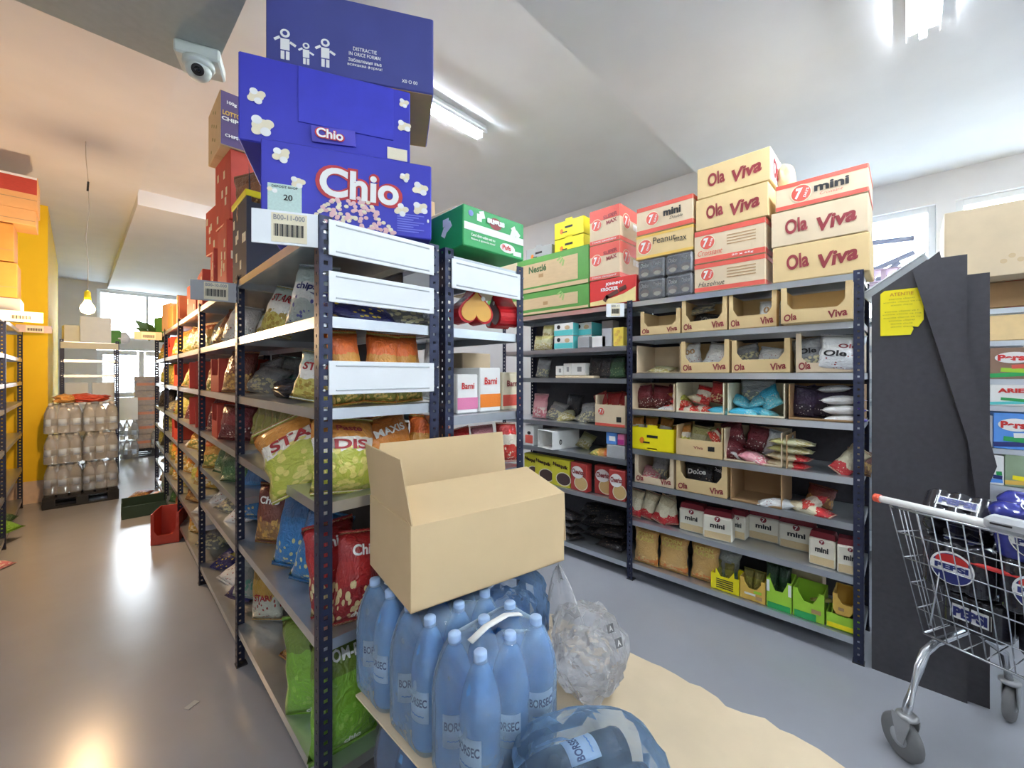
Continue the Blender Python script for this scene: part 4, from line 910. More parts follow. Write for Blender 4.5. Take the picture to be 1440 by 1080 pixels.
bagB('white printed bag, right in the rightmost tray of the second shelf', 'white', 1178, z + 0.0, (0.2, 0.2, 0.08), (-12, 6, 0), 0.02, [('Ole', black_p, -0.1, 0.45, 0.5, 0.16), ('Ole', maroon_p, 0.15, 0.66, 0.4, 0.12)], 2)
bagB('grey printed bag, left in the rightmost tray of the second shelf', 'silver', 1140, z + 0.0, (0.16, 0.19, 0.07), (-10, -6, 0), 0.05, [('Ole', black_p, 0, 0.6, 0.5, 0.16)], 4)
z = 1.245
def openB(label, l, r, z, h, mat=kraft2, front=0.06, d=0.3, rz=RZB, Xf=XB + 0.015):
    yc, wd = onB(l, r, Xf); return tray('open_carton', label, (Xf + d / 2, yc, z + 0.002), rz, (wd - 0.006, d, h), mat, front=front, tab=0.02, cat='carton', full_sides=False, group='open cartons lying on their side')
openB('open kraft carton of maroon bags, leftmost on the third shelf', 888, 948, z, 0.19)
for i, (px, rt) in enumerate(((910, (-8, -12, 10)), (925, (-10, 8, 0)), (940, (-8, 20, -8)))): bagB('maroon bag in the leftmost carton of the third shelf, %s from left' % ORD[i], 'maroon', px, z, (0.13, 0.17, 0.07), rt, 0.12 + 0.02 * i)
bagB('white small bag lying before the maroon bags, third shelf', 'white', 924, z, (0.07, 0.16, 0.04), (-86, 0, -80), 0.07)
openB('open white carton of red bags, second on the third shelf', 950, 1018, z, 0.2, cream_p)
for i, (px, k, zz, rt, dx) in enumerate(((962, 'bred', 0, (-82, 6, 70), 0.09), (985, 'bred', 0, (-84, -6, 85), 0.09), (1003, 'bred', 0, (-80, 4, 60), 0.09), (972, 'bred', 0.035, (-78, 0, 80), 0.1), (985, 'bred', 0.05, (-30, 14, 6), 0.1), (1008, 'red', 0.06, (-10, 10, 0), 0.13), (967, 'stary', 0.07, (-75, 8, 70), 0.12), (998, 'cream', 0.07, (-80, 4, 85), 0.13))):
    bagB('%s snack bag in the white carton of the third shelf, %s placed' % (dict(bred='red and white', red='red', stary='yellow', cream='cream')[k], ORD[i]), k, px, z + zz, (0.11, 0.14, 0.06), rt, dx)
openB('open carton of turquoise bags, third on the third shelf', 1022, 1104, z, 0.2, cream_p)
for i, (px, zz, rt, dx) in enumerate(((1036, 0, (-84, 0, 80), 0.09), (1068, 0, (-84, 0, 95), 0.09), (1092, 0, (-80, 8, 70), 0.1), (1044, 0.045, (-66, 24, 30), 0.1), (1062, 0.05, (-60, -22, -20), 0.1), (1088, 0.05, (-40, -30, 0), 0.1))):
    bagB('turquoise snack bag in its carton on the third shelf, %s placed' % ORD[i], 'turq', px, z + zz, (0.12, 0.17, 0.06), rt, dx)
bagB('grey silver bag behind the turquoise bags', 'silver', 1064, z + 0.07, (0.2, 0.15, 0.07), (-14, 0, 0), 0.2)
openB('open dark carton of plum bags, rightmost on the third shelf', 1108, 1214, z, 0.2, kraftd)
for i, (px, rt) in enumerate(((1128, (-8, 10, 6)), (1142, (-10, -18, 0)), (1160, (-12, 6, 0)), (1190, (-10, -8, 0)))): bagB('dark plum bag in the rightmost carton of the third shelf, %s from left' % ORD[i], 'plum', px, z, (0.14, 0.18, 0.06), rt, 0.14 + 0.02 * (i % 2))
for i in range(3): bagB('white and purple pillow pack stacked flat at right, %s' % ('lowest', 'middle', 'topmost')[i], 'packw', 1156 - 2 * i, z + 0.052 * i, (0.1, 0.2, 0.05), (-88, 0, -88 + 4 * i), 0.07, (), i)
bagB('white pack on top behind the purple pillow packs', 'white', 1148, z + 0.16, (0.12, 0.16, 0.04), (-85, 0, -80), 0.15)
z = 0.96
yc, wd = onB(886, 947)
crate('bright yellow crate of yellow bags, leftmost on the fourth shelf', (XB + 0.15, yc, z + 0.002), RZB, (wd - 0.01, 0.26, 0.16), yellow_p)
for i, px in enumerate((900, 915, 932)): bagB('yellow foil bag standing in the yellow crate, %s from left' % ORD[i], 'stary', px, z + 0.02, (0.1, 0.2, 0.06), (-6, -8 + 8 * i, 0), 0.13 + 0.02 * i)
yc, wd = onB(949, 1015)
t = tray('open_carton', 'kraft carton of beige bags beside the yellow crate', (XB + 0.165, yc, z + 0.002), RZB, (wd - 0.006, 0.3, 0.2), kraftg, front=0.55, tab=0.02, cat='carton', full_sides=False)
patch(t, (wd - 0.006, 0.3, 0.2), 'barcode_print', black_p, 0.08, 0.06, 0.04, 0.03); lettering(t, (wd - 0.006, 0.3, 0.2), 'Viva', maroon_p, 0.0, 0.06, 0.06, 0.018)
for i, (px, k, rt, dx, zz) in enumerate(((962, 'stary', (-12, -10, 0), 0.1, 0), (978, 'beige', (-16, 8, 0), 0.1, 0), (998, 'beige', (-20, -6, 0), 0.11, 0), (1001, 'bred', (-60, 60, 0), 0.06, 0.1), (985, 'black', (-14, 4, 0), 0.2, 0.02))):
    bagB('%s bag in the kraft carton of the fourth shelf, %s placed' % (dict(stary='yellow', beige='beige', bred='small red', black='dark')[k], ORD[i]), k, px, z + zz, (0.13, 0.19 if k != 'bred' else 0.1, 0.06), rt, dx)
openB('open carton of maroon and white bags, third on the fourth shelf', 1017, 1100, z, 0.2, kraft2)
for i, (px, k, zz, rt, dx) in enumerate(((1030, 'maroon', 0, (-30, 14, 30), 0.07), (1040, 'white', 0, (-70, 40, 20), 0.07), (1062, 'maroon', 0, (-72, 6, 60), 0.08), (1082, 'pink', 0, (-74, -8, 85), 0.07), (1036, 'maroon', 0.07, (-10, -16, 0), 0.14), (1060, 'maroon', 0.05, (-12, 12, 0), 0.16), (1088, 'white', 0.03, (-8, 14, 0), 0.15))):
    bagB('%s snack bag in the third carton of the fourth shelf, %s placed' % (dict(maroon='maroon', white='white', pink='pink')[k], ORD[i]), k, px, z + zz, (0.13, 0.16, 0.06), rt, dx)
for i, (k, zz) in enumerate((('cream', 0), ('cream', 0.045), ('beige', 0.09), ('beige', 0.135))): bagB('cream and red biscuit pack lying flat in a pile, %s from below' % ORD[i], k, 1138 + 3 * i, z + zz, (0.13, 0.22, 0.045), (-88, 0, 80 + 5 * i), 0.09, (), i)
bagB('cream and red biscuit pack leaning right of the pile', 'cream', 1177, z, (0.1, 0.18, 0.05), (-20, 38, 0), 0.06)
bagB('brown crumpled bag at the right end of the fourth shelf', 'brown', 1203, z, (0.13, 0.15, 0.06), (-40, 12, 0), 0.12)
yc = at_x(1106, XB + 0.02); o = part('cardboard_divider', box_mesh(0.004, 0.26, 0.19, 0.001), kraftd, None, (XB + 0.15, yc, z + 0.002), (0, 0, RZB)); tag(o, 'brown cardboard divider standing on the fourth shelf', 'divider')
z = 0.72
trayB('pale kraft tray with a pink bag, leftmost on the fifth shelf', 892, 948, z, 0.2, mat=kraft2, front=0.25)
bagB('pink and grey bag lying out of the leftmost tray, fifth shelf', 'pink', 914, z + 0.01, (0.14, 0.2, 0.05), (-70, 12, 20), 0.04)
bagB('grey bag standing in the leftmost tray, fifth shelf', 'silver', 925, z + 0.01, (0.13, 0.17, 0.06), (-12, 8, 0), 0.16)
trayB('kraft script-printed tray of black bags, second on the fifth shelf', 950, 1023, z, 0.205, front=0.42)
bagB('black bag with white lettering, front of the fifth shelf tray', 'black', 984, z + 0.01, (0.2, 0.17, 0.07), (-14, -4, 0), 0.1, [('Dolce', white_p, -0.05, 0.62, 0.6, 0.2)])
bagB('black bag behind, right in the fifth shelf tray', 'black', 1005, z + 0.01, (0.15, 0.18, 0.06), (-8, 14, 0), 0.17, [('Dolce', white_p, 0, 0.7, 0.5, 0.14)])
openB('dark empty carton in the middle of the fifth shelf', 1026, 1100, z, 0.2, kraftd)
bagB('white and pink pack lying in the dark carton, fifth shelf', 'white', 1066, z, (0.11, 0.19, 0.06), (-84, 0, -80), 0.05)
bagB('red pack slumped beside the dark carton, fifth shelf', 'bred', 1122, z, (0.12, 0.17, 0.07), (-66, -24, -50), 0.05)
bagB('cream and red pack lying at the right end, fifth shelf', 'cream', 1172, z, (0.11, 0.23, 0.06), (-84, 0, 78), 0.05)
bagB('dark pack behind the cream pack, fifth shelf', 'brown', 1150, z, (0.14, 0.13, 0.06), (-30, 10, 0), 0.2)
z = 0.44
for i, (px, rt) in enumerate(((891, (-10, 6, 0)), (908, (-10, 14, 10)), (925, (-14, 18, -6)), (944, (-16, -12, 0)))): bagB('cream and red snack bag standing at left of the sixth shelf, %s' % ORD[i], 'cream', px, z, (0.11, 0.2, 0.07), rt, 0.07 + 0.02 * (i % 2), (), i)
def mini(label, l, r, z, h, dx, rz=0, fold=False):
    yc, wd = onB(l, r, XB + dx); dim = (wd, 0.1, h)
    t = thing('mini_pack', label, 'pack', (XB + dx + 0.05, yc, z + 0.002), RZB + R(rz), 'mini croissant packs')
    part('pack_body', box_mesh(*dim, 0.008), pm('pack_cream_paper', (232, 226, 208), 0.45, var=0.05), t)
    part('folded_top', prism_mesh([(-wd / 2, 0), (wd / 2, 0), (wd / 2 * 0.86, 0.035), (-wd / 2 * 0.86, 0.035)], 0.07), pm('maroon_foil_top', (130, 36, 46), 0.35), t, (0, -0.035, h))
    patch(t, dim, 'biscuit_print', pm('pale_biscuit_print', (220, 196, 150), 0.5), 0, h * 0.2, wd * 0.9, h * 0.28)
    lettering(t, dim, 'mini', black_p, 0, h * 0.62, wd * 0.5, h * 0.2, bold=0.04); disc(t, dim, 'logo_disc', maroon_p, 0, h * 0.9, wd * 0.2, wd * 0.2); lettering(t, dim, '7', white_p, 0, h * 0.9, wd * 0.1, wd * 0.12, e=0.004)
for i, (l, r, dx, rz, lb) in enumerate(((955, 990, 0.06, 0, 'first from left'), (988, 1028, 0.03, 6, 'second from left, nearest the edge'), (1027, 1048, 0.14, 0, 'third from left, half hidden'), (1052, 1096, 0.22, 0, 'fourth, at the back'), (1095, 1146, 0.2, 0, 'fifth, at the back'), (1138, 1176, 0.04, -4, 'sixth, near the edge'), (1176, 1213, 0.02, 5, 'seventh, by the right post'))):
    mini('cream mini croissant pack with maroon top, ' + lb, l, r, z, 0.15, dx, rz)
z = 0.128
for i, (l, r) in enumerate(((891, 925), (924, 966), (968, 1009))):
    yc, wd = onB(l, r, XB + 0.05)
    bag('orange corn flakes pillow pack on the bottom shelf, %s from left' % ORD[i], BM['corn'], (XB + 0.06 + 0.015 * i, yc, z + 0.004), (wd * 1.0, 0.255, 0.08), (R(-5), 0, RZB), i, [('CORN', pm('corn_yellow_print', (226, 206, 110), 0.5), 0, 0.82, 0.6, 0.1), ('FLAKES', pm('corn_yellow_print', (226, 206, 110), 0.5), 0, 0.7, 0.7, 0.1)], name='cereal_bag', cat='cereal bag', group='corn flakes packs')
bagB('grey foil bag behind the yellow box, bottom shelf', 'grey', 1020, z, (0.14, 0.22, 0.08), (-8, 6, 0), 0.14)
def small_display(label, l, r, z, h, mat, dx=0.03, words=(), front=0.6, lid=None):
    yc, wd = onB(l, r, XB + dx); dim = (wd - 0.006, 0.16, h)
    t = tray('bar_display', label, (XB + dx + 0.08, yc, z + 0.002), RZB, dim, mat, front=front, tab=0.3, cat='display box', group='small bar displays on the bottom shelf')
    for nm, m, x, zz, ww, hh in words: patch(t, dim, nm, m, x * dim[0], zz * h, ww * dim[0], hh * h, e=0.0012)
    return t, dim
t, dim = small_display('yellow bar display with black stripes, bottom shelf', 999, 1040, z, 0.1, yellow_p, words=[('stripe_print', black_p, 0, 0.2 + 0.13 * i, 0.6, 0.05) for i in range(5)], front=0.9)
t, dim = small_display('yellow and beige bar display, second of the row', 1040, 1077, z, 0.13, gold_p, words=[('logo_print', lime_p, 0.2, 0.45, 0.3, 0.12), ('nut_print', kraftd, 0.25, 0.2, 0.25, 0.15)], front=0.55); patch(t, dim, 'white_mark', white_p, -0.1 * dim[0], 0.04, 0.06, 0.012, e=0.002)
t, dim = small_display('green bar display with a white top, third of the row', 1077, 1114, z, 0.17, lime_p, words=[('white_top_print', white_p, -0.43, 0.75, 0.12, 0.4), ('white_top_print', white_p, 0.43, 0.75, 0.12, 0.4), ('meadow_print', green_p, 0, 0.1, 0.9, 0.2)], front=0.62)
t, dim = small_display('green bar display with one bar on top, fourth of the row', 1114, 1160, z, 0.16, lime_p, words=[('meadow_print', green_p, -0.1, 0.12, 0.7, 0.24), ('nut_print', kraftd, 0.25, 0.35, 0.3, 0.14)], front=0.6)
bagB('single yellow green bar lying in the fourth bar display', 'ygreen', 1140, z + 0.1, (0.04, 0.13, 0.02), (-80, 0, -75), 0.06)
for i, px in enumerate((1086, 1103)): bagB('dark olive bar bundle standing in the third display, %s' % ('left', 'right')[i], 'dgreen', px, z + 0.02, (0.07, 0.2, 0.07), (-6, 0, 0), 0.12)
for i, px in enumerate((1010, 1026, 1052, 1065)): bagB('greenish bar bundle standing in the yellow displays, %s from left' % ORD[i], 'ygreen', px, z + 0.02, (0.06, 0.13, 0.06), (-6, 4 * i - 6, 0), 0.11)
t, dim = small_display('lime bar display at the right end of the bottom shelf', 1161, 1210, z, 0.08, lime_p, words=[('meadow_print', yellow_p, 0, 0.25, 0.95, 0.3)], front=0.95)
t, dim = small_display('gold bar display standing on the lime one', 1170, 1213, z + 0.082, 0.11, gold_p, words=[('nut_print', kraftd, -0.2, 0.3, 0.2, 0.15)], front=0.55)
carton('plain_carton', 'grey inner carton behind the bar displays', 'carton', (XB + 0.33, at_x(1130, XB + 0.3), z + 0.002), RZB, (0.2, 0.16, 0.22), kraft2, seam=False)

# ================================================================== RIGHT RACK, CEREAL BAY
def boxB(name, label, l, r, z, h, d, mat, dx=0.02, cat='box', words=(), patches=(), group='boxes in the cereal bay', rz=0):
    yc, wd = onB(l, r, XB + dx); dim = (wd - 0.003, d, h)
    t = carton(name, label, cat, (XB + dx + d / 2, yc, z + 0.002), RZB + R(rz), dim, mat, group, seam=False)
    for nm, m, x, zz, ww, hh, f in patches: patch(t, dim, nm, m, x * (dim[0] if f == 'front' else d), zz * h, ww * (dim[0] if f == 'front' else d), hh * h, f)
    for s, m, x, zz, ww, hh in words: lettering(t, dim, s, m, x * dim[0], zz * h, ww * dim[0], hh * h, e=0.004)
    return t, dim
z = 1.715
for i, (px, dx, zz) in enumerate(((758, 0.1, 0), (768, 0.06, 0), (770, 0.09, 0.09))): bagB('pale yellow pasta bag at left of the cereal bay top shelf, %s' % ORD[i], 'beige', px, z + zz, (0.13, 0.13, 0.07), (-8, 4, 0), dx)
for i in range(2):
    for j in range(2):
        l, r = ((779, 806), (808, 832))[j]; dx = (0.02, 0.1)[j]
        t, dim = boxB('tea_box', 'turquoise and white box, %s %s of the two by two block' % (('lower', 'upper')[i], ('left', 'right')[j]), l, r, z + i * 0.108, 0.106, 0.16, white_p, dx, patches=[('turquoise_band', teal_p, 0, 0.25, 0.98, 0.42, 'front'), ('turquoise_side', teal_p, 0, 0.5, 0.98, 0.96, 'right')])
        disc(t, dim, 'round_logo', black_p, -0.25 * dim[0], dim[2] * 0.72, 0.035, 0.035); disc(t, dim, 'biscuit_print', kraft, 0.2 * dim[0], dim[2] * 0.65, 0.05, 0.035)
for i, (l, r, zz, h, m, lb) in enumerate(((812, 828, 0, 0.09, plastic_g, 'small grey box before the turquoise boxes'), (832, 852, 0, 0.085, white_p, 'small white box with a yellow corner in the cereal bay'), (846, 862, 0.14, 0.08, plastic_g, 'grey box raised at the back of the cereal bay top shelf'), (846, 860, 0, 0.14, pm('silver_card', (186, 188, 190), 0.4), 'tall silver box near the dark post'), (862, 877, 0, 0.14, pm('lemon_card', (244, 216, 90), 0.5), 'lemon yellow box beside the dark post'))):
    t, dim = boxB('small_box', lb, l, r, z + zz, h, 0.1, m, 0.02 if i != 2 else 0.16)
    if i == 4:
        for j in range(5): disc(t, dim, 'round_print', gold_p, (-0.2 + 0.2 * (j % 3)) * dim[0], 0.02 + 0.022 * j, 0.03, 0.025)
z = 1.47
carton('plain_carton', 'low kraft tray under the white boxes of the cereal bay', 'carton', (XB + 0.15, onB(776, 830)[0], z + 0.002), RZB, (onB(776, 830)[1], 0.2, 0.02), kraft2, seam=False)
for i, (l, r) in enumerate(((781, 792), (792, 803), (803, 823))): boxB('small_box', 'white small box on the low tray, %s from left' % ORD[i], l, r, z + 0.024, (0.08, 0.1, 0.1)[i], 0.09, white_p, 0.07, patches=[('grey_print', grey_p, 0.1, 0.5, 0.3, 0.4, 'front')])
for i, (px, k) in enumerate(((762, 'silver'), (838, 'black'), (853, 'black'), (868, 'dgreen'))): bagB('%s bag at the back of the cereal bay second shelf, %s from left' % (dict(silver='silver', black='dark', dgreen='olive')[k], ORD[i]), k, px, z, (0.15, 0.17, 0.08), (-10, 6 - 4 * i, 0), 0.14)
z = 1.1
for i, (px, k, rt) in enumerate(((758, 'pink', (-10, 0, 0)), (776, 'silver', (-40, 10, 0)), (796, 'beige', (-70, -8, 30)), (814, 'silver', (-66, 8, -20)), (826, 'silver', (-30, -10, 0)), (805, 'black', (-8, 4, 0)))): bagB('%s crumpled bag on the third shelf of the cereal bay, %s placed' % (dict(pink='pink', silver='silver', beige='beige', black='dark')[k], ORD[i]), k, px, z, (0.17, 0.22 if k in ('pink', 'black') else 0.18, 0.08), rt, 0.12 if k != 'black' else 0.28)
yc, wd = onB(835, 878); t = tray('open_carton', 'kraft carton holding red bags in the cereal bay', (XB + 0.165, yc, z + 0.002), RZB, (wd - 0.004, 0.3, 0.24), kraft2, front=0.7, tab=0.02, cat='carton', full_sides=False)
dim = (wd - 0.004, 0.3, 0.24); logo7(t, dim, -0.28 * dim[0], 0.115, 0.06); patch(t, dim, 'printed_band', salmon_p, 0, 0.015, dim[0] * 0.98, 0.02); patch(t, dim, 'barcode_print', black_p, 0.3 * dim[0], 0.06, 0.04, 0.04)
for i, px in enumerate((850, 862, 872)): bagB('red foil bag in the kraft carton of the cereal bay, %s from left' % ORD[i], 'red', px, z + 0.06, (0.13, 0.2, 0.06), (-14, -22 + 18 * i, 0), 0.12 + 0.02 * i)
z = 0.865
t, dim = boxB('small_box', 'red and white box at the left of the cereal bay, fourth shelf', 738, 750, z, 0.18, 0.14, white_p, patches=[('red_print', salmon_p, 0, 0.3, 0.9, 0.4, 'front')]); disc(t, dim, 'round_logo', black_p, 0, 0.11, 0.04, 0.03)
yc, wd = onB(757, 783)
t = thing('file_box', 'open white file box lying on its side, cereal bay', 'box', (XB + 0.13, yc - 0.02, z + 0.002), RZB + R(-14))
for nm, sx, sy, sz, x, y, zz in (('box_floor', wd, 0.3, 0.004, 0, 0, 0), ('box_roof', wd, 0.3, 0.004, 0, 0, 0.15), ('box_side', 0.004, 0.3, 0.146, -wd / 2, 0, 0.004), ('box_side', 0.004, 0.3, 0.146, wd / 2, 0, 0.004), ('box_back', wd, 0.004, 0.15, 0, 0.15, 0)): part(nm, box_mesh(sx, sy, sz, 0.001), white_p, t, (x, y, zz))
disc(t, (wd + 0.004, 0.3, 0.15), 'round_logo', black_p, -0.06, 0.06, 0.03, 0.045, 'right'); lettering(t, (wd + 0.004, 0.3, 0.15), '0', white_p, -0.06, 0.06, 0.012, 0.022, 'right', e=0.004)
bagB('pale yellow bag beside the white file box', 'beige', 818, z, (0.14, 0.15, 0.07), (-40, 14, 0), 0.2)
bagB('orange red coffee brick lying in the cereal bay', 'orange', 832, z, (0.12, 0.2, 0.08), (-86, 0, -85), 0.08)
carton('plain_carton', 'grey carton at the right end of the cereal bay, fourth shelf', 'carton', (XB + 0.12, onB(851, 877)[0], z + 0.002), RZB, (onB(851, 877)[1], 0.2, 0.1), plastic_g, seam=False)
boxB('small_box', 'blue and white box on the grey carton of the cereal bay', 852, 867, z + 0.103, 0.09, 0.12, skyb_p, patches=[('white_print', white_p, 0.1, 0.5, 0.6, 0.4, 'front')])
boxB('small_box', 'pink box on the grey carton beside the dark post', 868, 878, z + 0.103, 0.085, 0.12, pink_p, patches=[('magenta_print', pm('magenta_print', (190, 50, 140), 0.5), 0.0, 0.3, 0.9, 0.4, 'front')])
z = 0.555
def cereal(label, l, r, word, mat, lower, dx, rz=0):
    yc, wd = onB(l, r, XB + dx); dim = (wd, 0.07, 0.225)
    t = thing('cereal_box', label, 'cereal box', (XB + dx + 0.035, yc, z + 0.002), RZB + R(rz), 'cereal packs')
    part('box_body', box_mesh(*dim, 0.004), mat, t)
    disc(t, dim, 'bowl_print', lower, 0.04 * wd * 4, 0.065, wd * 0.75, 0.1); disc(t, dim, 'bowl_rim', cream_p, 0.04 * wd * 4, 0.065, wd * 0.85, 0.115, e=0.0001, t=0.0006)
    if word == 'Nesquik': lettering(t, dim, word, pm('dark_brown_print', (60, 36, 20), 0.5), 0, 0.17, wd * 0.85, 0.04, tilt=R(-8), bold=0.05)
    else:
        disc(t, dim, 'white_swirl', white_p, -0.05 * wd, 0.15, wd * 0.75, 0.1, e=0.0015); lettering(t, dim, word, maroon_p, -0.02 * wd, 0.155, wd * 0.72, 0.04, bold=0.04, e=0.0045)
nesq = pm('cereal_yellow', (214, 206, 50), 0.5, var=0.05); cher = pm('cereal_red', (176, 60, 54), 0.5, var=0.06); cocoa = pm('cocoa_ball_print', (70, 48, 44), 0.6, var=0.4, scale=90); oat = pm('oat_ring_print', (214, 180, 120), 0.6, var=0.3, scale=90)
for i, (l, r, dx) in enumerate(((737, 757, 0.05), (752, 777, 0.04), (776, 801, 0.03))): cereal('yellow cereal pack with cocoa ball picture, %s from left' % ORD[i], l, r, 'Nesquik', nesq, cocoa, dx)
for i, (l, r, dx, rz) in enumerate(((802, 826, 0.02, -6), (836, 861, 0.06, 4), (856, 878, 0.0, 6))): cereal('red cereal pack with oat ring picture, %s from left' % ORD[i], l, r, 'Cheerios', cher, oat, dx, rz)
z = 0.115
for i in range(4): bagB('black pack with a white label in the low pile, %s from below' % ORD[i], 'black', 812 + 2 * (i % 2), z + 0.06 * i, (0.16, 0.24, 0.065), (-88, 0, 70 + 6 * i), 0.1, (), i)
for i in range(3): bagB('black sack at the right of the bottom cereal shelf, %s from below' % ORD[i], 'black', 855, z + 0.1 * i, (0.24, 0.28, 0.1), (-86, 0, 10 * i), 0.12, (), i)
for i in range(3): bagB('black sack behind the pile of black packs, %s from below' % ORD[i], 'black', 835, z + 0.1 * i, (0.26, 0.2, 0.1), (-86, 0, 8 * i), 0.24, (), i + 3)

# ================================================================== WATER PALLET IN FRONT OF THE RACK
bottle_blue = pm('blue_bottle_plastic', (128, 192, 255), 0.08, var=0.06, scale=60, trans=0.42, bump=0.1)
bottle_clear = pm('clear_bottle_plastic', (250, 249, 246), 0.06, var=0.03, trans=0.85)
bottle_dark = pm('brown_bottle_plastic', (58, 46, 40), 0.15, var=0.1, trans=0.3)
for m_ in (bottle_blue, bottle_clear, bottle_dark): m_.node_tree.nodes['Principled BSDF'].inputs['IOR'].default_value = 1.25
cap_blue = pm('pale_blue_cap', (168, 196, 232), 0.4, var=0.03); cap_clear = pm('white_cap', (226, 226, 222), 0.4, var=0.03)
BPROF = [(0.034, 0.0), (0.046, 0.004), (0.05, 0.018), (0.0485, 0.03), (0.05, 0.045), (0.05, 0.075), (0.0488, 0.08), (0.0488, 0.165), (0.05, 0.17), (0.0502, 0.2), (0.047, 0.225), (0.04, 0.255), (0.03, 0.283), (0.02, 0.302), (0.0145, 0.31), (0.0145, 0.32)]
def arc_label(key, r, z0, z1, half):
    if key in MC: return MC[key]
    V, F = [], []; n = 12
    for i in range(n + 1):
        a = -math.pi / 2 + half * (2 * i / n - 1)
        for rr in (r, r + 0.0006): V += [(rr * math.cos(a), rr * math.sin(a), z0), (rr * math.cos(a), rr * math.sin(a), z1)]
    for i in range(n):
        a = i * 4; b = a + 4; F += [(a + 2, b + 2, b + 3, a + 3), (a, a + 1, b + 1, b), (a + 1, a + 3, b + 3, b + 1), (a, b, b + 2, a + 2)]
    F += [(0, 2, 3, 1), (n * 4, n * 4 + 1, n * 4 + 3, n * 4 + 2)]
    MC[key] = finish(key, V, F, True); return MC[key]
def arc_text(s, r, zc, wd, hg, a0=0.0):
    key = ('arct', s, r, zc, wd, a0)
    if key in MC: return MC[key]
    me = text_mesh(s, 0.03).copy()
    for v in me.vertices:
        a = -math.pi / 2 + a0 + v.co.x * wd / r; v.co = (r * math.cos(a), r * math.sin(a), zc + v.co.y * hg)
    MC[key] = me; return me
lab_m = pm('pale_blue_label_paper', (206, 226, 246), 0.45, var=0.03)
def bottle(par, loc, rz, mat, cap, word='BORSEC', label=True, rot=None):
    b = part('bottle', lathe_mesh('bottle_body', BPROF, 18), mat, par, loc, rot or (0, 0, rz))
    part('cap', lathe_mesh('bottle_cap', [(0.0165, 0.312), (0.0168, 0.315), (0.0165, 0.333), (0.0145, 0.3355)], 14), cap, b)
    if label:
        part('paper_label', arc_label('blabel', 0.0492, 0.082, 0.163, 0.75), lab_m, b)
        if word: part('lettering', arc_text(word, 0.0503, 0.135, 0.066, 0.022), navy_p, b)
        part('label_wave', arc_text('~~~~', 0.0503, 0.1, 0.05, 0.006), skyb_p, b)
    return b
def wrap_mesh(nx, ny):
    """shrink film around nx by ny bottles"""
    key = ('wrap', nx, ny)
    if key in MC: return MC[key]
    hx, hy = nx * 0.05 + 0.002, ny * 0.05 + 0.002; V, F = [], []; seg = 56
    rings = [(0, 0.985), (0.02, 1.0), (0.1, 1.0), (0.2, 1.0), (0.235, 0.97), (0.27, 0.9), (0.3, 0.83), (0.318, 0.76), (0.322, 0.5), (0.318, 0.1)]
    for z, k in rings:
        for i in range(seg):
            a = 2 * math.pi * i / seg; e = 0.28; c, s = math.cos(a), math.sin(a)
            x = hx * math.copysign(abs(c) ** e, c); y = hy * math.copysign(abs(s) ** e, s)
            wv = 0.004 * noise.noise((x * 22, y * 22, z * 30)) 
            V.append((x * k + wv, y * k + wv, z + (0.006 * noise.noise((x * 14, y * 14, 3.0)) if z > 0.2 else 0)))
    for j in range(len(rings) - 1):
        for i in range(seg):
            b = (i + 1) % seg; F.append((j * seg + i, j * seg + b, (j + 1) * seg + b, (j + 1) * seg + i))
    MC[key] = finish('wrap', V, F, True); return MC[key]
film_blue = film('blue_tinted_wrap', (206, 234, 255), 0.2, 0.05, 16); film_clear = film('clear_shrink_wrap', (238, 240, 242), 0.2, 0.12)
def six_pack(label, x, y, z, rz, mat, cap, flm, word='BORSEC', handle=True, group='water six-packs', lab=True, nx=3, ny=2, lrot=-0.5, rot=None):
    t = thing('water_pack', label, 'water pack', (x, y, z), rz, group, rot)
    for j in range(ny):
        for i in range(nx):
            bottle(t, (-(nx - 1) * 0.05 + i * 0.1, -(ny - 1) * 0.05 + j * 0.1, 0), lrot + ((i * 37 + j * 53) % 7 - 3) * 0.22, mat, cap, word, lab)
    part('shrink_film', wrap_mesh(nx, ny), flm, t)
    if handle: part('carry_handle', tube_mesh([(-nx * 0.03, 0, 0.33), (-nx * 0.012, 0, 0.345), (nx * 0.012, 0, 0.345), (nx * 0.03, 0, 0.325)], 0.0035, 6, ('handle', nx)), white_p, t, sc=(1, 3.2, 1))
    return t
ZS = 0.532
wood = pm('pallet_wood', (176, 146, 104), 0.85, var=0.15, scale=12)
def pallet(label, cx, cy, wx, wy, mat, group=None):
    t = thing('pallet', label, 'pallet', (cx, cy, 0), 0, group)
    n = 6
    for i in range(n): part('deck_board', box_mesh(wx / n * 0.82, wy, 0.02, 0.002), mat, t, (-wx / 2 + wx / n * (i + 0.5), 0, 0.122))
    for y in (-1, 0, 1):
        part('stringer', box_mesh(wx, 0.1, 0.022, 0.002), mat, t, (0, y * (wy / 2 - 0.05), 0.1)); part('bottom_board', box_mesh(wx, 0.1, 0.02, 0.002), mat, t, (0, y * (wy / 2 - 0.05), 0))
        for x in (-1, 0, 1): part('block', box_mesh(0.1, 0.1, 0.08, 0.002), mat, t, (x * (wx / 2 - 0.05), y * (wy / 2 - 0.05), 0.02))
    return t
pallet('wooden pallet under the water bottles at the rack end', 0.985, 0.65, 0.78, 1.16, wood)
o = part('layer_sheet', box_mesh(0.76, 1.14, 0.006, 0.001), kraftd, None, (0.985, 0.65, 0.143)); tag(o, 'cardboard layer sheet lying on the wooden pallet', 'cardboard sheet')
lowfilm = film('grey_shrink_wrap', (150, 160, 176), 0.3)
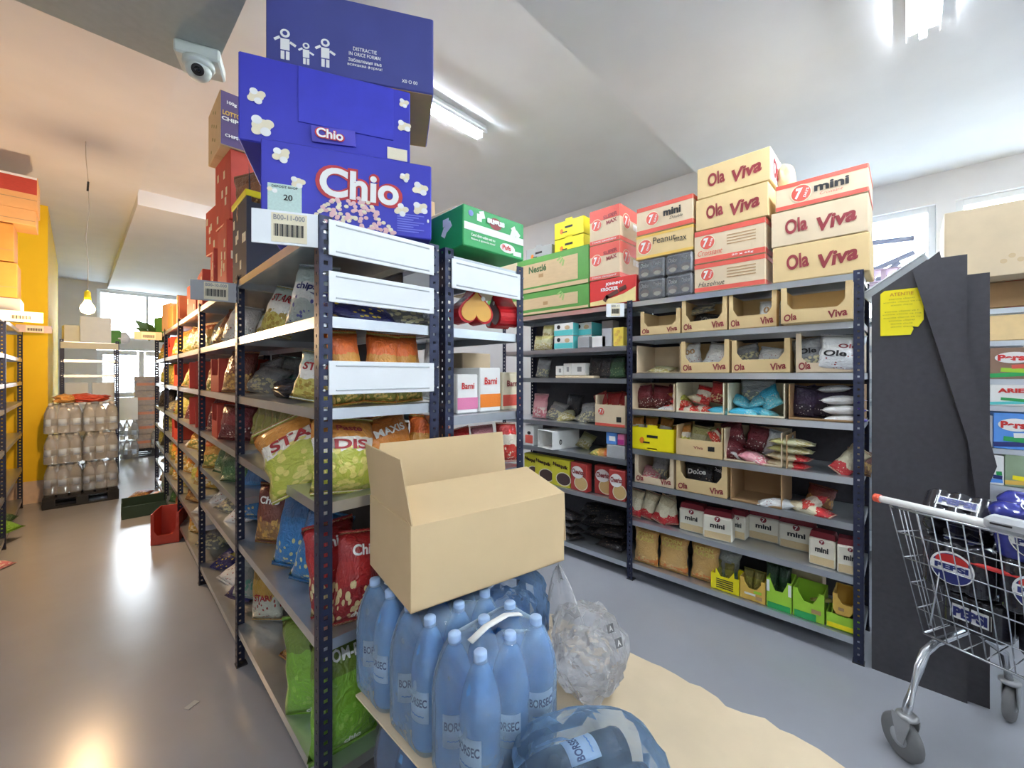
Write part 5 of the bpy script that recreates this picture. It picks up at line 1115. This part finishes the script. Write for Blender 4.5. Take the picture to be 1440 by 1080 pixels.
for i, (x, y, lb) in enumerate(((0.77, 1.09, 'left rear'), (0.77, 0.885, 'left, second from the rack'), (0.77, 0.68, 'left, third from the rack'), (0.77, 0.475, 'left, nearest the viewer'), (1.18, 0.27, 'right, nearest the viewer'), (1.18, 0.7, 'right, in the middle'))):
    six_pack('water six-pack in the lower layer under the sheet, ' + lb, x, y, 0.15, 0, bottle_blue, cap_blue, lowfilm, handle=False, group='lower layer of water packs')
# torn cardboard layer sheet
rnd = random.Random(4)
out = [(0.6, 1.245), (0.6, 0.06)]
out += [(1.24, 0.06), (1.3, 0.075), (1.345, 0.11), (1.365, 0.17)]
y = 0.2
while y < 1.1:
    out.append((1.375 + rnd.uniform(-0.012, 0.006) - (0.02 if 0.3 < y < 0.5 and rnd.random() < 0.4 else 0), y)); y += rnd.uniform(0.025, 0.06)
out += [(1.37, 1.2), (1.33, 1.245)]
n = len(out); V = [(x, y, 0.006 * math.sin(x * 5) * 0) for x, y in out] + [(x, y, 0.006) for x, y in out]
me = finish('sheet', V, [tuple(range(n))[::-1], tuple(range(n, 2 * n))] + [(i, (i + 1) % n, (i + 1) % n + n, i + n) for i in range(n)])
o = part('layer_sheet', me, kraft2, None, (0, 0, ZS - 0.036)); tag(o, 'large torn-edged cardboard sheet under the blue bottles', 'cardboard sheet')
ZS = 0.504
ZBT = ZS + 0.002
for i, (y, lb) in enumerate(((0.785, 'nearest the viewer'), (0.99, 'in the middle, under the open box'), (1.195, 'against the rack end'))):
    six_pack('blue water six-pack on the sheet, ' + lb, 0.765, y, ZBT, R(-1), bottle_blue, cap_blue, film_blue, handle=(i != 1), lrot=-0.75)
# a pack lying on its side in blue film
t = thing('water_pack', 'blue water pack lying on its side at the bottom edge', 'water pack', (0.81, 0.53, ZBT), 0, 'water six-packs', (0, 0, 0))
bd = R(-52)
dv = Vector((-0.9, 0.43, 0)).normalized(); yv = Vector((0, 0, -1)); xv = yv.cross(dv)
lay = Matrix((xv, yv, dv)).transposed().to_euler()
for i, (o_, z) in enumerate(((-0.055, 0.052), (0.05, 0.052))):
    p_ = -dv * 0.13 + xv * o_; bottle(t, (p_.x, p_.y, z), 0, bottle_dark, pm('brown_cap', (60, 44, 34), 0.4), rot=lay)
def folded_skin(seed, ex, fold, sub=4):
    """film skin with sharp creases: facets around scattered crease points"""
    rn = random.Random(int(seed * 10)); bm = bmesh.new(); bmesh.ops.create_icosphere(bm, subdivisions=sub, radius=0.5)
    pts = [Vector((rn.gauss(0, 1), rn.gauss(0, 1), rn.gauss(0, 1))).normalized() * 0.5 for _ in range(46)]
    lev = [rn.uniform(0.0, 1.0) for _ in pts]
    for v in bm.verts:
        p = v.co.copy(); ds = sorted(((p - q).length, k) for k, q in enumerate(pts))[:3]
        wsum = sum(1 / (d_ + 0.03) for d_, k in ds); h_ = sum(lev[k] / (d_ + 0.03) for d_, k in ds) / wsum; edge = min(1.0, (ds[1][0] - ds[0][0]) * 9)
        v.co = Vector([math.copysign(abs(c_ * 2) ** ex, c_) / 2 for c_ in p]) * (1.1 - fold * (0.75 * h_ + 0.22 * edge) - 0.05 * abs(noise.noise(p * 9)))
    zm = min(v.co.z for v in bm.verts)
    for v in bm.verts: v.co.z -= zm
    me = bpy.data.meshes.new('film_skin'); bm.to_mesh(me); bm.free(); me.materials.append(None); return me
loose = film('blue_loose_film', (176, 216, 255), 0.13, 0.05, 5)
part('shrink_film', folded_skin(1.0, 0.75, 0.28), loose, t, (-0.005, 0.0, -0.001), (0, 0, R(-30)), (0.36, 0.3, 0.17))
film_c2 = film('clear_crumpled_film', (250, 250, 252), 0.14, 0.06, 4)
def film_heap(name, label, mat, loc, size, seed, rz=0, fold=0.45):
    t = thing(name, label, 'plastic film', loc, rz); part('outer_skin', folded_skin(seed, 0.9, fold), mat, t, sc=size); part('inner_fold', folded_skin(seed + 3.3, 0.9, fold * 1.2), mat, t, (0.01, 0, 0.002), (0, 0, 1.1), tuple(0.72 * v for v in size)); return t
t = film_heap('clear_film', 'crumpled clear plastic film with printed marks on the sheet', film_c2, (1.12, 0.735, ZBT), (0.34, 0.27, 0.27), 2.0, R(40), 0.5)
for i, (x, y, z) in enumerate(((-0.03, -0.095, 0.15), (0.06, -0.085, 0.14))):
    m = part('printed_mark', box_mesh(0.026, 0.0015, 0.026, 0), black_p, t, (x, y, z), (R(-20), 0, R(-60))); part('lettering', text_mesh('A', 0.03), white_p, m, (0, -0.002, 0.013), (R(90), 0, 0), (0.014, 0.016, 1))
t = thing('film_flap', 'upright strip of clear film rising from the crumpled wrap', 'plastic film', (1.14, 0.83, ZBT + 0.08), R(-50))
V, F = [], []
for j in range(13):
    for i in range(7):
        v = j / 12; wd = 0.15 * (1 - v) ** 0.7 + 0.012; V.append(((i / 6 - 0.5) * wd - 0.03 * v, 0.03 * noise.noise((i * 0.7, j * 0.6, 4)) + 0.012 * math.sin(i * 2.2), 0.27 * v))
for j in range(12):
    for i in range(6): a = j * 7 + i; F.append((a, a + 1, a + 8, a + 7))
part('film_sheet', solid(finish('flap', V, F, True), 0.001, 'flapsheet'), film_c2, t)
film_heap('blue_film', 'crumpled blue film pack behind the bottles near the rack', loose, (1.05, 1.02, ZBT), (0.24, 0.36, 0.36), 5.0, 0, 0.4)
film_heap('blue_film_scrap', 'small blue film knot at the bottom edge of the sheet', loose, (1.0, 0.275, ZBT), (0.06, 0.05, 0.05), 7.0, 0, 0.4)

# open cardboard box standing on the bottles
c, rz, wd = oriented((0.617, 0.962), (1.163, 0.858), 0.36)
ZO = ZBT + 0.352; hh = 0.235; dp = 0.36; k = 0.005
t = thing('open_cardboard_box', 'large open cardboard box with raised flaps on the blue bottles', 'cardboard box', c + (ZO,), rz)
kr = pm('plain_box_cardboard', (222, 194, 150), 0.85, var=0.04, scale=6)
part('base_panel', box_mesh(wd, dp, k, 0.001), kr, t)
for s in (-1, 1):
    part('front_panel' if s < 0 else 'back_panel', box_mesh(wd, k, hh, 0.001), kr, t, (0, s * (dp - k) / 2, 0)); part('side_panel', box_mesh(k, dp - 2 * k, hh, 0.001), kr, t, (s * (wd - k) / 2, 0, 0))
def flap(label, poly, loc, rot): return part('flap', prism_mesh(poly, 0.004), kr, t, loc, rot, label=label)
fl = 0.215
part('flap', prism_mesh([(-wd / 2, 0), (wd / 2, 0), (wd / 2 - 0.002, fl), (-wd / 2 + 0.004, fl)], 0.004), kr, t, (0, -dp / 2 + 0.001, hh), (R(-76), 0, 0), label='front flap folded inwards and slightly raised')
part('flap', prism_mesh([(-wd / 2 + 0.01, 0), (wd / 2, 0), (wd / 2 - 0.004, 0.17), (-wd / 2 + 0.04, 0.17)], 0.004), kr, t, (0, dp / 2 - 0.004, hh), (R(-6), 0, 0), label='rear flap standing upright')
part('flap', prism_mesh([(-dp / 2, 0), (dp / 2, 0), (dp / 2 - 0.02, 0.18), (-dp / 2 + 0.02, 0.18)], 0.004), kr, t, (-wd / 2 + 0.003, 0, hh), (R(8), 0, R(-90)), label='left flap standing upright')
part('flap', prism_mesh([(-dp / 2, 0), (dp / 2, 0), (dp / 2 - 0.02, 0.18), (-dp / 2 + 0.02, 0.18)], 0.004), kr, t, (wd / 2 - 0.003, 0, hh), (R(172), 0, R(90)), label='right flap hanging down inside')

# ================================================================== BLACK BOARDS RIGHT OF THE RACK
def board(name, label, poly, X, t=0.018, mat=black_m, cat='board'):
    o = part(name, prism_mesh([(-y, h) for y, h in poly], t), mat, None, (X, 0, 0), (0, 0, R(-90))); tag(o, label, cat); return o
board('black_board', 'large black board with slanted top and yellow notice', [(0.13, 0.0), (0.13, 1.9), (-0.07, 2.05), (-0.2, 2.05), (-0.2, 0.0)], 2.80)
board('black_board', 'tall black board standing rightmost behind the cart', [(-0.05, 0.0), (-0.05, 1.96), (-0.27, 1.96), (-0.27, 0.0)], 2.825)
board('black_strip', 'narrow black board leaning diagonally over the larger boards', [(-0.02, 1.995), (-0.11, 2.075), (-0.285, 1.1), (-0.23, 0.9), (-0.2, 1.2)], 2.765)
t = thing('white_bracket', 'white metal profile lying slanted behind the black boards', 'metal profile', (2.95, 0.02, 1.97), 0, None, (0, R(0), 0))
part('profile_web', box_mesh(0.03, 0.3, 0.06, 0.003), whitem, t, (0, 0, 0), (R(-36), 0, 0)); part('profile_lip', box_mesh(0.05, 0.3, 0.006, 0.001), whitem, t, (-0.02, 0.03, 0.05), (R(-36), 0, 0))
yc, wd = onB(1238, 1299, 2.795)
t = thing('paper_notice', 'bright yellow notice with a torn corner on the black board', 'notice', (2.797, yc, 1.695), RZB); hh = 0.225; a = wd / 2
part('notice_paper', prism_mesh([(-a, 0), (a * 0.42, 0.0), (a * 0.55, 0.028), (a * 0.5, 0.04), (a * 0.75, 0.036), (a, 0.07), (a, hh), (-a * 0.8, hh), (-a, hh - 0.014)], 0.0015), yellow_p, t, (0, -0.0015, 0))
dim = (wd, 0.003, hh); ink = pm('olive_ink', (150, 138, 30), 0.6)
lettering(t, dim, 'ATENTIE', pm('orange_ink', (206, 150, 40), 0.6), 0, hh * 0.9, wd * 0.55, 0.016)
for i, ww in enumerate((0.6, 0.85, 0.5, 0, 0.8, 0.9, 0.85, 0.6, 0.5, 0.5)):
    if ww: lettering(t, dim, 'atentie clienti va rugam'[:int(6 + ww * 18)], ink, 0, hh * (0.8 - 0.068 * i), wd * ww, 0.007, bold=0.0)

# ================================================================== SHOPPING CART
CX, CY = 2.235, 0.075
t = thing('shopping_cart', 'wire shopping cart with white handle loaded with cola packs', 'shopping cart', (CX, CY, 0), R(-115))
WC = 0.56; LC = 0.74
def lerp(a, b, k): return tuple(x + (y - x) * k for x, y in zip(a, b))
TRL, TRR, TFL, TFR = (0.0, 0.06, 0.965), (WC, 0.06, 0.965), (0.09, LC, 0.9), (WC - 0.09, LC, 0.9)
BRL, BRR, BFL, BFR = (0.045, 0.2, 0.44), (WC - 0.045, 0.2, 0.44), (0.12, LC - 0.04, 0.5), (WC - 0.12, LC - 0.04, 0.5)
def wire(p, q, r=0.0026, m=chrome, nm='wire'): part(nm, tube_mesh([p, q], r, 6), m, t)
def grid(a, b, c, d, nv, nh):        # a-b top edge, d-c bottom edge
    for i in range(nv + 1): wire(lerp(a, b, i / nv), lerp(d, c, i / nv), 0.0022)
    for j in range(nh + 1): wire(lerp(a, d, j / nh), lerp(b, c, j / nh), 0.0034 if j in (0, nh) else 0.0026)
grid(TRL, TRR, BRR, BRL, 13, 5); grid(TRL, TFL, BFL, BRL, 15, 5); grid(TRR, TFR, BFR, BRR, 15, 5); grid(TFL, TFR, BFR, BFL, 8, 5)
for i in range(9): wire(lerp(BRL, BRR, i / 8), lerp(BFL, BFR, i / 8), 0.0026)
for a, b in ((TRL, TRR), (TRL, TFL), (TRR, TFR), (TFL, TFR), (BRL, BRR), (BRL, BFL), (BRR, BFR)): wire(a, b, 0.0048, nm='rim_wire')
part('handle_bar', tube_mesh([(-0.01, 0.0, 1.0), (WC + 0.01, 0.0, 1.0)], 0.0135, 14), white_p, t)
for x in (-0.022, WC + 0.004): part('handle_cap', tube_mesh([(x, 0, 1.0), (x + 0.02, 0, 1.0)], 0.0165, 14), pm('orange_red_plastic', (236, 96, 66), 0.4), t)
part('coin_lock', box_mesh(0.13, 0.06, 0.05, 0.015), plastic_g, t, (0.36, 0.0, 0.985)); part('coin_slot', box_mesh(0.05, 0.004, 0.006, 0.001), black_p, t, (0.34, -0.031, 1.01))
for x in (0.02, WC - 0.02): wire((x, 0.0, 1.0), (x, 0.06, 0.965), 0.006, nm='handle_bracket')
wire((0.1, 0.16, 0.8), (WC - 0.02, 0.16, 0.8), 0.008, red_p, 'seat_edge')
wire((0.12, 0.16, 0.8), (0.1, 0.12, 0.52), 0.003, nm='seat_strut')
for x, s in ((0.06, 1), (WC - 0.06, -1)):
    part('chassis_tube', tube_mesh([(x + 0.01 * s, 0.02, 0.17), (x + 0.01 * s, 0.04, 0.22), (x + 0.015 * s, 0.1, 0.34), (x + 0.015 * s, 0.14, 0.395), (x + 0.02 * s, 0.2, 0.42), (x + 0.03 * s, 0.45, 0.43), (x + 0.06 * s, 0.64, 0.3), (x + 0.07 * s, 0.66, 0.17)], 0.0155, 12), chrome, t)
tyre = pm('grey_rubber', (112, 112, 112), 0.7); zinc = pm('zinc_fork', (160, 160, 160), 0.4, 0.6)
prof = [(0.035, -0.016), (0.07, -0.016), (0.08, -0.008), (0.08, 0.008), (0.07, 0.016), (0.035, 0.016)]
for x, y, ang in ((0.075, 0.02, 72), (WC - 0.07, 0.02, 60), (0.13, 0.66, 10), (WC - 0.13, 0.66, -20)):
    a_ = R(ang); ax = Vector((math.cos(a_), math.sin(a_), 0)); tr = Vector((-math.sin(a_), math.cos(a_), 0)); c_ = Vector((x, y, 0)) + tr * 0.02
    w2 = part('wheel', lathe_mesh('cart_wheel', prof, 28), tyre, t, c_ + Vector((0, 0, 0.08)), (0, R(90), a_))
    part('hub', lathe_mesh('cart_hub', [(0.012, -0.02), (0.033, -0.017), (0.033, 0.017), (0.012, 0.02)], 16), plastic_g, w2)
    for s_ in (-1, 1): part('caster_fork', prism_mesh([(-0.012, 0.068), (0.012, 0.068), (0.034, 0.15), (0.034, 0.172), (-0.034, 0.172), (-0.034, 0.15)], 0.004, 'forkcheek'), zinc, t, c_ - tr * 0.012 + ax * (s_ * 0.022), (0, 0, a_ - R(90)))
    part('caster_plate', lathe_mesh('caster_plate', [(0.03, 0.168), (0.034, 0.172), (0.034, 0.182), (0.02, 0.186)], 18), zinc, t, Vector((x, y, 0)))
pepsi_black = pm('black_shrink_film', (34, 32, 40), 0.22, var=0.2, scale=18, coat=0.3); pepsi_blue = pm('blue_cola_film', (42, 48, 130), 0.2, var=0.15, scale=14, coat=0.3)
def lumpy(nx, ny):
    key = ('lumpy', nx, ny)
    if key in MC: return MC[key]
    bm = bmesh.new(); bmesh.ops.create_cube(bm, size=1); bmesh.ops.subdivide_edges(bm, edges=bm.edges[:], cuts=11, use_grid_fill=True)
    for v in bm.verts:
        x, y, z = v.co; bl = 0.84 + 0.16 * abs(math.sin((x + 0.5) * nx * math.pi)) ** 0.6; bk = 0.84 + 0.16 * abs(math.sin((y + 0.5) * ny * math.pi)) ** 0.6
        rr = 1 - 0.12 * max(0, abs(x) * 2 - 0.7); v.co = (x * bk, y * bl, z * min(bl, bk) * rr * (1 + 0.05 * noise.noise(v.co * 6)))
    zm = min(v.co.z for v in bm.verts)
    for v in bm.verts: v.co.z -= zm
    me = bpy.data.meshes.new('lumpy'); bm.to_mesh(me); bm.free(); me.materials.append(None); me.polygons.foreach_set('use_smooth', [True] * len(me.polygons)); MC[key] = me; return me
M_C = Matrix.Translation((CX, CY, 0)) @ Matrix.Rotation(R(-115), 4, 'Z')
def cola(label, lx, ly, z, rot, size, mat, side_text=None):
    p = M_C @ Vector((lx, ly, z)); t = thing('cola_pack', label, 'cola pack', p, 0, 'cola packs in the cart', (R(rot[0]), R(rot[1]), R(rot[2] - 115)))
    part('pack_film', lumpy(3, 2), mat, t, sc=size); w_, d_, h_ = size; dim = (w_, d_ * 0.98, h_)
    for f in ('top', 'front'):
        x, zz = (0, 0) if f == 'top' else (0.0, h_ * 0.5); s = min(w_, d_ if f == 'top' else h_) * 0.62
        if side_text and f == 'front':
            patch(t, dim, 'label_band', white_p, 0, h_ * 0.5, w_ * 0.6, h_ * 0.34); lettering(t, dim, 'PEPSI', navy_p, 0, h_ * 0.5, w_ * 0.5, h_ * 0.24, e=0.005, bold=0.06); continue
        d0 = dim if f == 'front' else (w_, d_, h_ * 0.96)
        disc(t, d0, 'logo_ring', white_p, x, zz, s, s, f, e=0.001); disc(t, d0, 'logo_blue', navy_p, x, zz - s * 0.02, s * 0.92, s * 0.92, f, e=0.0016)
        disc(t, d0, 'logo_red', red_p, x, zz + s * 0.2, s * 0.74, s * 0.42, f, e=0.0022); patch(t, d0, 'logo_band', white_p, x, zz + s * 0.02, s * 0.9, s * 0.26, f, e=0.003)
        lettering(t, d0, 'PEPSI', navy_p, x, zz + s * 0.02, s * 0.76, s * 0.17, f, e=0.0065, bold=0.06)
cola('black cola pack with a white band, upper left in the cart', 0.14, 0.2, 0.9, (-48, 4, 12), (0.2, 0.17, 0.12), pepsi_black, True)
cola('blue cola pack with a round logo, upper right in the cart', 0.37, 0.25, 0.86, (22, 0, 0), (0.24, 0.16, 0.22), pepsi_blue)
cola('black cola pack, middle left behind the wires', 0.145, 0.24, 0.66, (0, 0, 3), (0.2, 0.18, 0.2), pepsi_black)
cola('black cola pack, middle right behind the wires', 0.37, 0.24, 0.66, (0, 0, -3), (0.22, 0.18, 0.2), pepsi_black)
cola('black cola pack with band, lower left in the cart', 0.17, 0.33, 0.49, (0, 0, 0), (0.19, 0.2, 0.16), pepsi_black, True)
cola('black cola pack with band, lower right in the cart', 0.38, 0.33, 0.49, (0, 0, 0), (0.2, 0.2, 0.16), pepsi_black, True)

# ================================================================== DETERGENT SHELF AND WINDOW CLUTTER
XG = 4.3
HG = [0.15, 0.75, 1.0, 1.29, 1.47, 1.73, 1.95]
rack('white shelving of detergents by the window wall', (XG, -1.35), 0, 0.45, 1.3, HG, h=2.0, name='shelving_rack', group=None)
rack('white shelving behind the black boards by the window wall', (XG, -0.05), 0, 0.45, 1.3, HG, h=2.0, near_posts=False, group=None)
def det(name, label, l, r, z, h, mat, word=None, wm=red_p, lower=None, dx=0.01):
    y0, y1 = at_x(r, XG + dx), at_x(l, XG + dx); dim = (y1 - y0, 0.2, h)
    t = carton(name, label, 'detergent', (XG + dx + 0.1, (y0 + y1) / 2, z + 0.002), RZB, dim, mat, 'detergent packs', seam=False)
    if lower:
        for i, m in enumerate(lower): patch(t, dim, 'printed_swoosh', m, 0.1 * dim[0] * (i - 0.5), h * (0.14 + 0.13 * i), dim[0] * (0.9 - 0.25 * i), h * 0.13, tilt=0.08 * (1 - 2 * (i % 2)), e=0.0004 + 0.0005 * i)
    if word: disc(t, dim, 'logo_oval', white_p, 0, h * 0.68, dim[0] * 0.8, h * 0.36, e=0.0025); lettering(t, dim, word, wm, 0, h * 0.68, dim[0] * 0.68, h * 0.2, e=0.006, bold=0.05)
det('detergent_box', 'beige plain box on the detergent shelf', 1391, 1462, 1.73, 0.17, pm('sand_card', (238, 206, 150), 0.6))
det('detergent_box', 'orange and brown box on the top detergent shelf', 1391, 1412, 1.95, 0.16, gold_p, None, lower=[orange_p, yellow_p]); det('detergent_box', 'brown pink box on the top detergent shelf', 1413, 1462, 1.95, 0.18, salmon_p, None, lower=[kraftd, pink_p])
det('detergent_box', 'brown and green detergent pack with white oval', 1392, 1462, 1.47, 0.21, pm('detergent_brown', (140, 110, 90), 0.5), 'Persil', lower=[green_p, lime_p, salmon_p])
det('detergent_box', 'white and green detergent pack with red lettering', 1392, 1462, 1.29, 0.15, white_p, 'ARIEL', lower=[teal_p, green_p])
det('detergent_box', 'blue detergent pack with green leaf print', 1397, 1462, 1.0, 0.24, skyb_p, 'Persil', lower=[navy_p, green_p, white_p])
det('detergent_box', 'small grey pack left of the blue detergent pack', 1388, 1396, 1.0, 0.22, plastic_g)
det('detergent_box', 'white and blue pack on the lowest visible detergent shelf', 1392, 1412, 0.75, 0.2, white_p, lower=[skyb_p, navy_p, green_p]); det('detergent_box', 'green and yellow pack on the lowest visible detergent shelf', 1413, 1462, 0.75, 0.22, pm('sage_card', (150, 170, 140), 0.6), lower=[gold_p, yellow_p])
# cartons on top
y0 = at_x(1440, 3.9); dim = (0.62, 0.5, 0.46)
t = carton('large_carton', 'large plain beige carton before the right window', 'carton', (4.3, at_x(1328, 4.05) - 0.31, 2.13), RZB, dim, kraft2, seam=True)
for i in range(3): disc(t, dim, 'faint_mark', kraft, -0.05 + 0.035 * i, 0.09 + 0.03 * (i % 2), 0.03, 0.03)
carton('plain_carton', 'flat kraft carton under the large beige carton', 'carton', (4.5, at_x(1335, 4.3) - 0.36, 2.0 - 0.045), RZB, (0.7, 0.4, 0.17), kraftd, seam=False)
for i, (l, r, z, h, lb) in enumerate(((1224, 1262, 1.955, 0.17, 'left'), (1263, 1312, 1.955, 0.17, 'right'))):
    y0, y1 = at_x(r, XG), at_x(l, XG); carton('plain_carton', 'kraft carton lying behind the black boards, %s one' % lb, 'carton', (XG + 0.2, (y0 + y1) / 2, z), RZB, (y1 - y0 - 0.01, 0.36, h), kraft, seam=False)
lil = pm('lilac_white_plastic', (216, 196, 220), 0.5)
y0, y1 = at_x(1268, XG + 0.1), at_x(1222, XG + 0.1)
for i in range(2):
    w_ = y1 - y0; t = thing('plastic_crate', 'pale lilac slotted crate before the window, %s of two' % ('lower', 'upper')[i], 'crate', (XG + 0.25, (y0 + y1) / 2, 2.127 + i * 0.11), RZB, 'lilac crates')
    part('crate_base', box_mesh(w_, 0.3, 0.012, 0.002), lil, t); part('crate_rim', box_mesh(w_, 0.3, 0.012, 0.002), lil, t, (0, 0, 0.093))
    for x in (-0.45, -0.05, 0.45): 
        for y in (-0.13, 0.13): part('crate_rib', box_mesh(0.03, 0.03, 0.08, 0.002), lil, t, (x * w_, y, 0.012))
grf = pm('grey_lilac_metal', (150, 160, 190), 0.5)
t = thing('folding_frame', 'grey slanted metal frame leaning at the left window', 'metal frame', (5.285, 0.25, 2.0), 0)
for p, q in (((0, 0.4, 0.0), (0, -0.2, 0.55)), ((0, 0.5, 0.3), (0, -0.3, 0.62)), ((0, 0.5, 0.8), (0, -0.3, 0.75)), ((0, 0.2, 0.0), (0, 0.2, 0.7))): part('frame_bar', tube_mesh([p, q], 0.025, 6), grf, t)

# ================================================================== LEFT RACK GOODS
def cartonC(label, x0, x1, y, z, h, mat, d=0.35, band=None, name='plain_carton'):
    dim = (x1 - x0, d, h); t = carton(name, label, 'carton', ((x0 + x1) / 2, y + d / 2, z), 0, dim, mat, 'cartons on the left rack', seam=False)
    if band: patch(t, dim, 'printed_band', band, 0, h * 0.7, dim[0] * 0.98, h * 0.45); patch(t, dim, 'white_top_band', white_p, 0, h * 0.96, dim[0] * 0.98, h * 0.06)
    patch(t, dim, 'seam_line', kraftd, 0, h * 0.3, dim[0] * 0.98, 0.006)
    return t
xr = at_y(53, 5.7)
tn = pm('tan_card', (226, 172, 110), 0.8, var=0.05)
tan2 = pm('amber_card', (206, 150, 70), 0.8, var=0.06)
cartonC('kraft carton with red band, topmost on the left rack', xr - 0.45, xr, 5.7, 2.98, 0.3, tn, band=redcard)
cartonC('kraft carton below the red banded one on the left rack', xr - 0.45, xr - 0.01, 5.7, 2.84, 0.138, tn)
cartonC('amber carton in the middle of the left rack pile', xr - 0.55, xr - 0.14, 5.72, 2.5, 0.33, tan2)
cartonC('white and amber carton low in the left rack pile', xr - 0.55, xr - 0.12, 5.72, 2.18, 0.31, tan2)
cartonC('grey carton at the foot of the left rack pile', xr - 0.55, xr - 0.1, 5.7, 1.99, 0.185, plastic_g)
CK = ['white', 'cream', 'brown', 'bred', 'pom', 'maroon']
i = 0
for z in (0.1, 0.45, 0.85, 1.2, 1.42, 1.68):
    for y in (5.85, 6.3, 6.9):
        k = CK[(i * 5 + 1) % 6]; bag('%s snack bag on the left rack, %s from front, %s shelf from floor' % (dict(white='white', cream='cream', brown='brown', bred='red', pom='green', maroon='maroon')[k], ORD[i % 3], ORD[i // 3]), BM[k], (XC - 0.16, y, z + 0.004), (0.26, 0.2, 0.1), (R(-25 - 15 * (i % 3)), R(8), R(70)), i % 7, group='snack bags on the left rack'); i += 1
bag('green snack bag sticking out at the foot of the left rack', BM['pom'], (XC + 0.02, 5.75, 0.11), (0.3, 0.26, 0.1), (R(-70), 0, R(60)))
bag('dark green snack bag hanging over the lowest left shelf', BM['dgreen'], (XC + 0.0, 6.2, 0.11), (0.3, 0.24, 0.1), (R(-74), 0, R(80)))
bag('pink snack bag lying on the floor at the left edge', BM['pink'], (XC + 0.03, 5.05, 0.01), (0.2, 0.25, 0.06), (R(-82), 0, R(50)))

# ================================================================== FAR END
pallet('black plastic pallet under the clear bottle stack', 0.045, 7.3, 0.62, 0.8, plastic_b, 'black pallets')
for lay in range(3):
    for col in range(2):
        for row in range(2):
            six_pack('clear water six-pack, %s layer, %s %s on the black pallet' % (('lower', 'middle', 'upper')[lay], ('left', 'right')[col], ('front', 'rear')[row]), -0.105 + 0.305 * col, 7.06 + 0.21 * row, 0.144 + 0.345 * lay, 0, bottle_clear, cap_clear, film_clear, handle=False, group='clear water packs on the far pallet', word=None, lrot=0)
crumple('red_film', 'red and orange wrapping heap on the clear bottle stack', 'wrapping', pm('red_wrap', (206, 84, 60), 0.35, var=0.3, scale=9), (0.1, 7.15, 1.175), (0.42, 0.3, 0.12), 3.3, 0, 0.4, 4)
crumple('yellow_net', 'orange yellow netting piece left on the bottle stack', 'wrapping', pm('amber_wrap', (216, 160, 84), 0.4, var=0.3, scale=9), (-0.1, 7.05, 1.175), (0.2, 0.22, 0.12), 6.3, 0, 0.4, 4)
carton('plain_carton', 'large pale carton on top of the far rack', 'carton', (0.2, 8.95, 1.985), 0, (0.33, 0.3, 0.38), white_p, seam=False)
carton('plain_carton', 'pale carton beside the large one on the far rack', 'carton', (-0.06, 8.95, 1.985), R(6), (0.16, 0.25, 0.24), cream_p, seam=False)
carton('plain_carton', 'green edged carton at the right on the far rack', 'carton', (0.42, 8.93, 1.985), R(-4), (0.12, 0.25, 0.2), dgreen_p, seam=False)
crumple('white_sack', 'white plastic sack at the right end of the far rack', 'sack', pm('white_sack_film', (226, 228, 230), 0.4), (0.5, 8.9, 1.985), (0.18, 0.25, 0.22), 4.4, 0, 0.3, 3)
o = part('shelf_strip', box_mesh(0.6, 0.01, 0.09, 0.002), cream_p, None, (0.14, 8.735, 1.88)); tag(o, 'cream label strip along the far rack top', 'label strip')
for i, (x, z) in enumerate(((0.0, 1.1), (0.28, 1.1), (0.05, 0.6), (0.3, 0.6))): carton('plain_carton', 'pale carton inside the far rack, %s' % ('upper left', 'upper right', 'lower left', 'lower right')[i], 'carton', (x, 8.97, z + 0.002), 0, (0.24, 0.3, 0.28), white_p if i < 2 else cream_p, seam=False)
pallet('black pallet by the glazed door', 1.0, 10.4, 0.8, 0.6, plastic_b, 'black pallets')
for i in range(5):
    dim = (0.34, 0.4, 0.26); t = carton('wrapped_tray', 'film wrapped tray of jars in the tall stack by the door, %s from below' % ORD[i], 'tray', (0.9, 10.35, 0.146 + i * 0.265), 0, dim, pm('jar_tray_card', (186, 160, 130), 0.6, var=0.25, scale=25), 'wrapped trays by the door', seam=False)
    patch(t, dim, 'amber_jar_print', orange_p, 0, 0.12, 0.3, 0.05); part('film_wrap', box_mesh(0.355, 0.415, 0.262, 0.01), film_clear, t)
six_pack('clear water six-pack at the foot of the tall wrapped stack', 1.1, 10.15, 0.146, 0, bottle_clear, cap_clear, film_clear, handle=False, group='water packs by the door', word=None)
six_pack('clear water six-pack at the left by the glazed door', 0.62, 10.1, 0.004, 0, bottle_clear, cap_clear, film_clear, handle=False, group='water packs by the door', word=None)
six_pack('clear water six-pack stacked on the left one by the door', 0.62, 10.1, 0.345, 0, bottle_clear, cap_clear, film_clear, handle=False, group='water packs by the door', word=None)
carton('plain_carton', 'white and pink carton on the water packs by the door', 'carton', (0.63, 10.12, 0.69), 0, (0.26, 0.2, 0.4), white_p, seam=False)

dup = {k: v for k, v in LABELS.items() if len(v) > 1}
if dup: print('DUPLICATE LABELS', dup)
long_ = [k for k in LABELS if not 4 <= len(k.split()) <= 16]
if long_: print('LABEL LENGTH', long_)
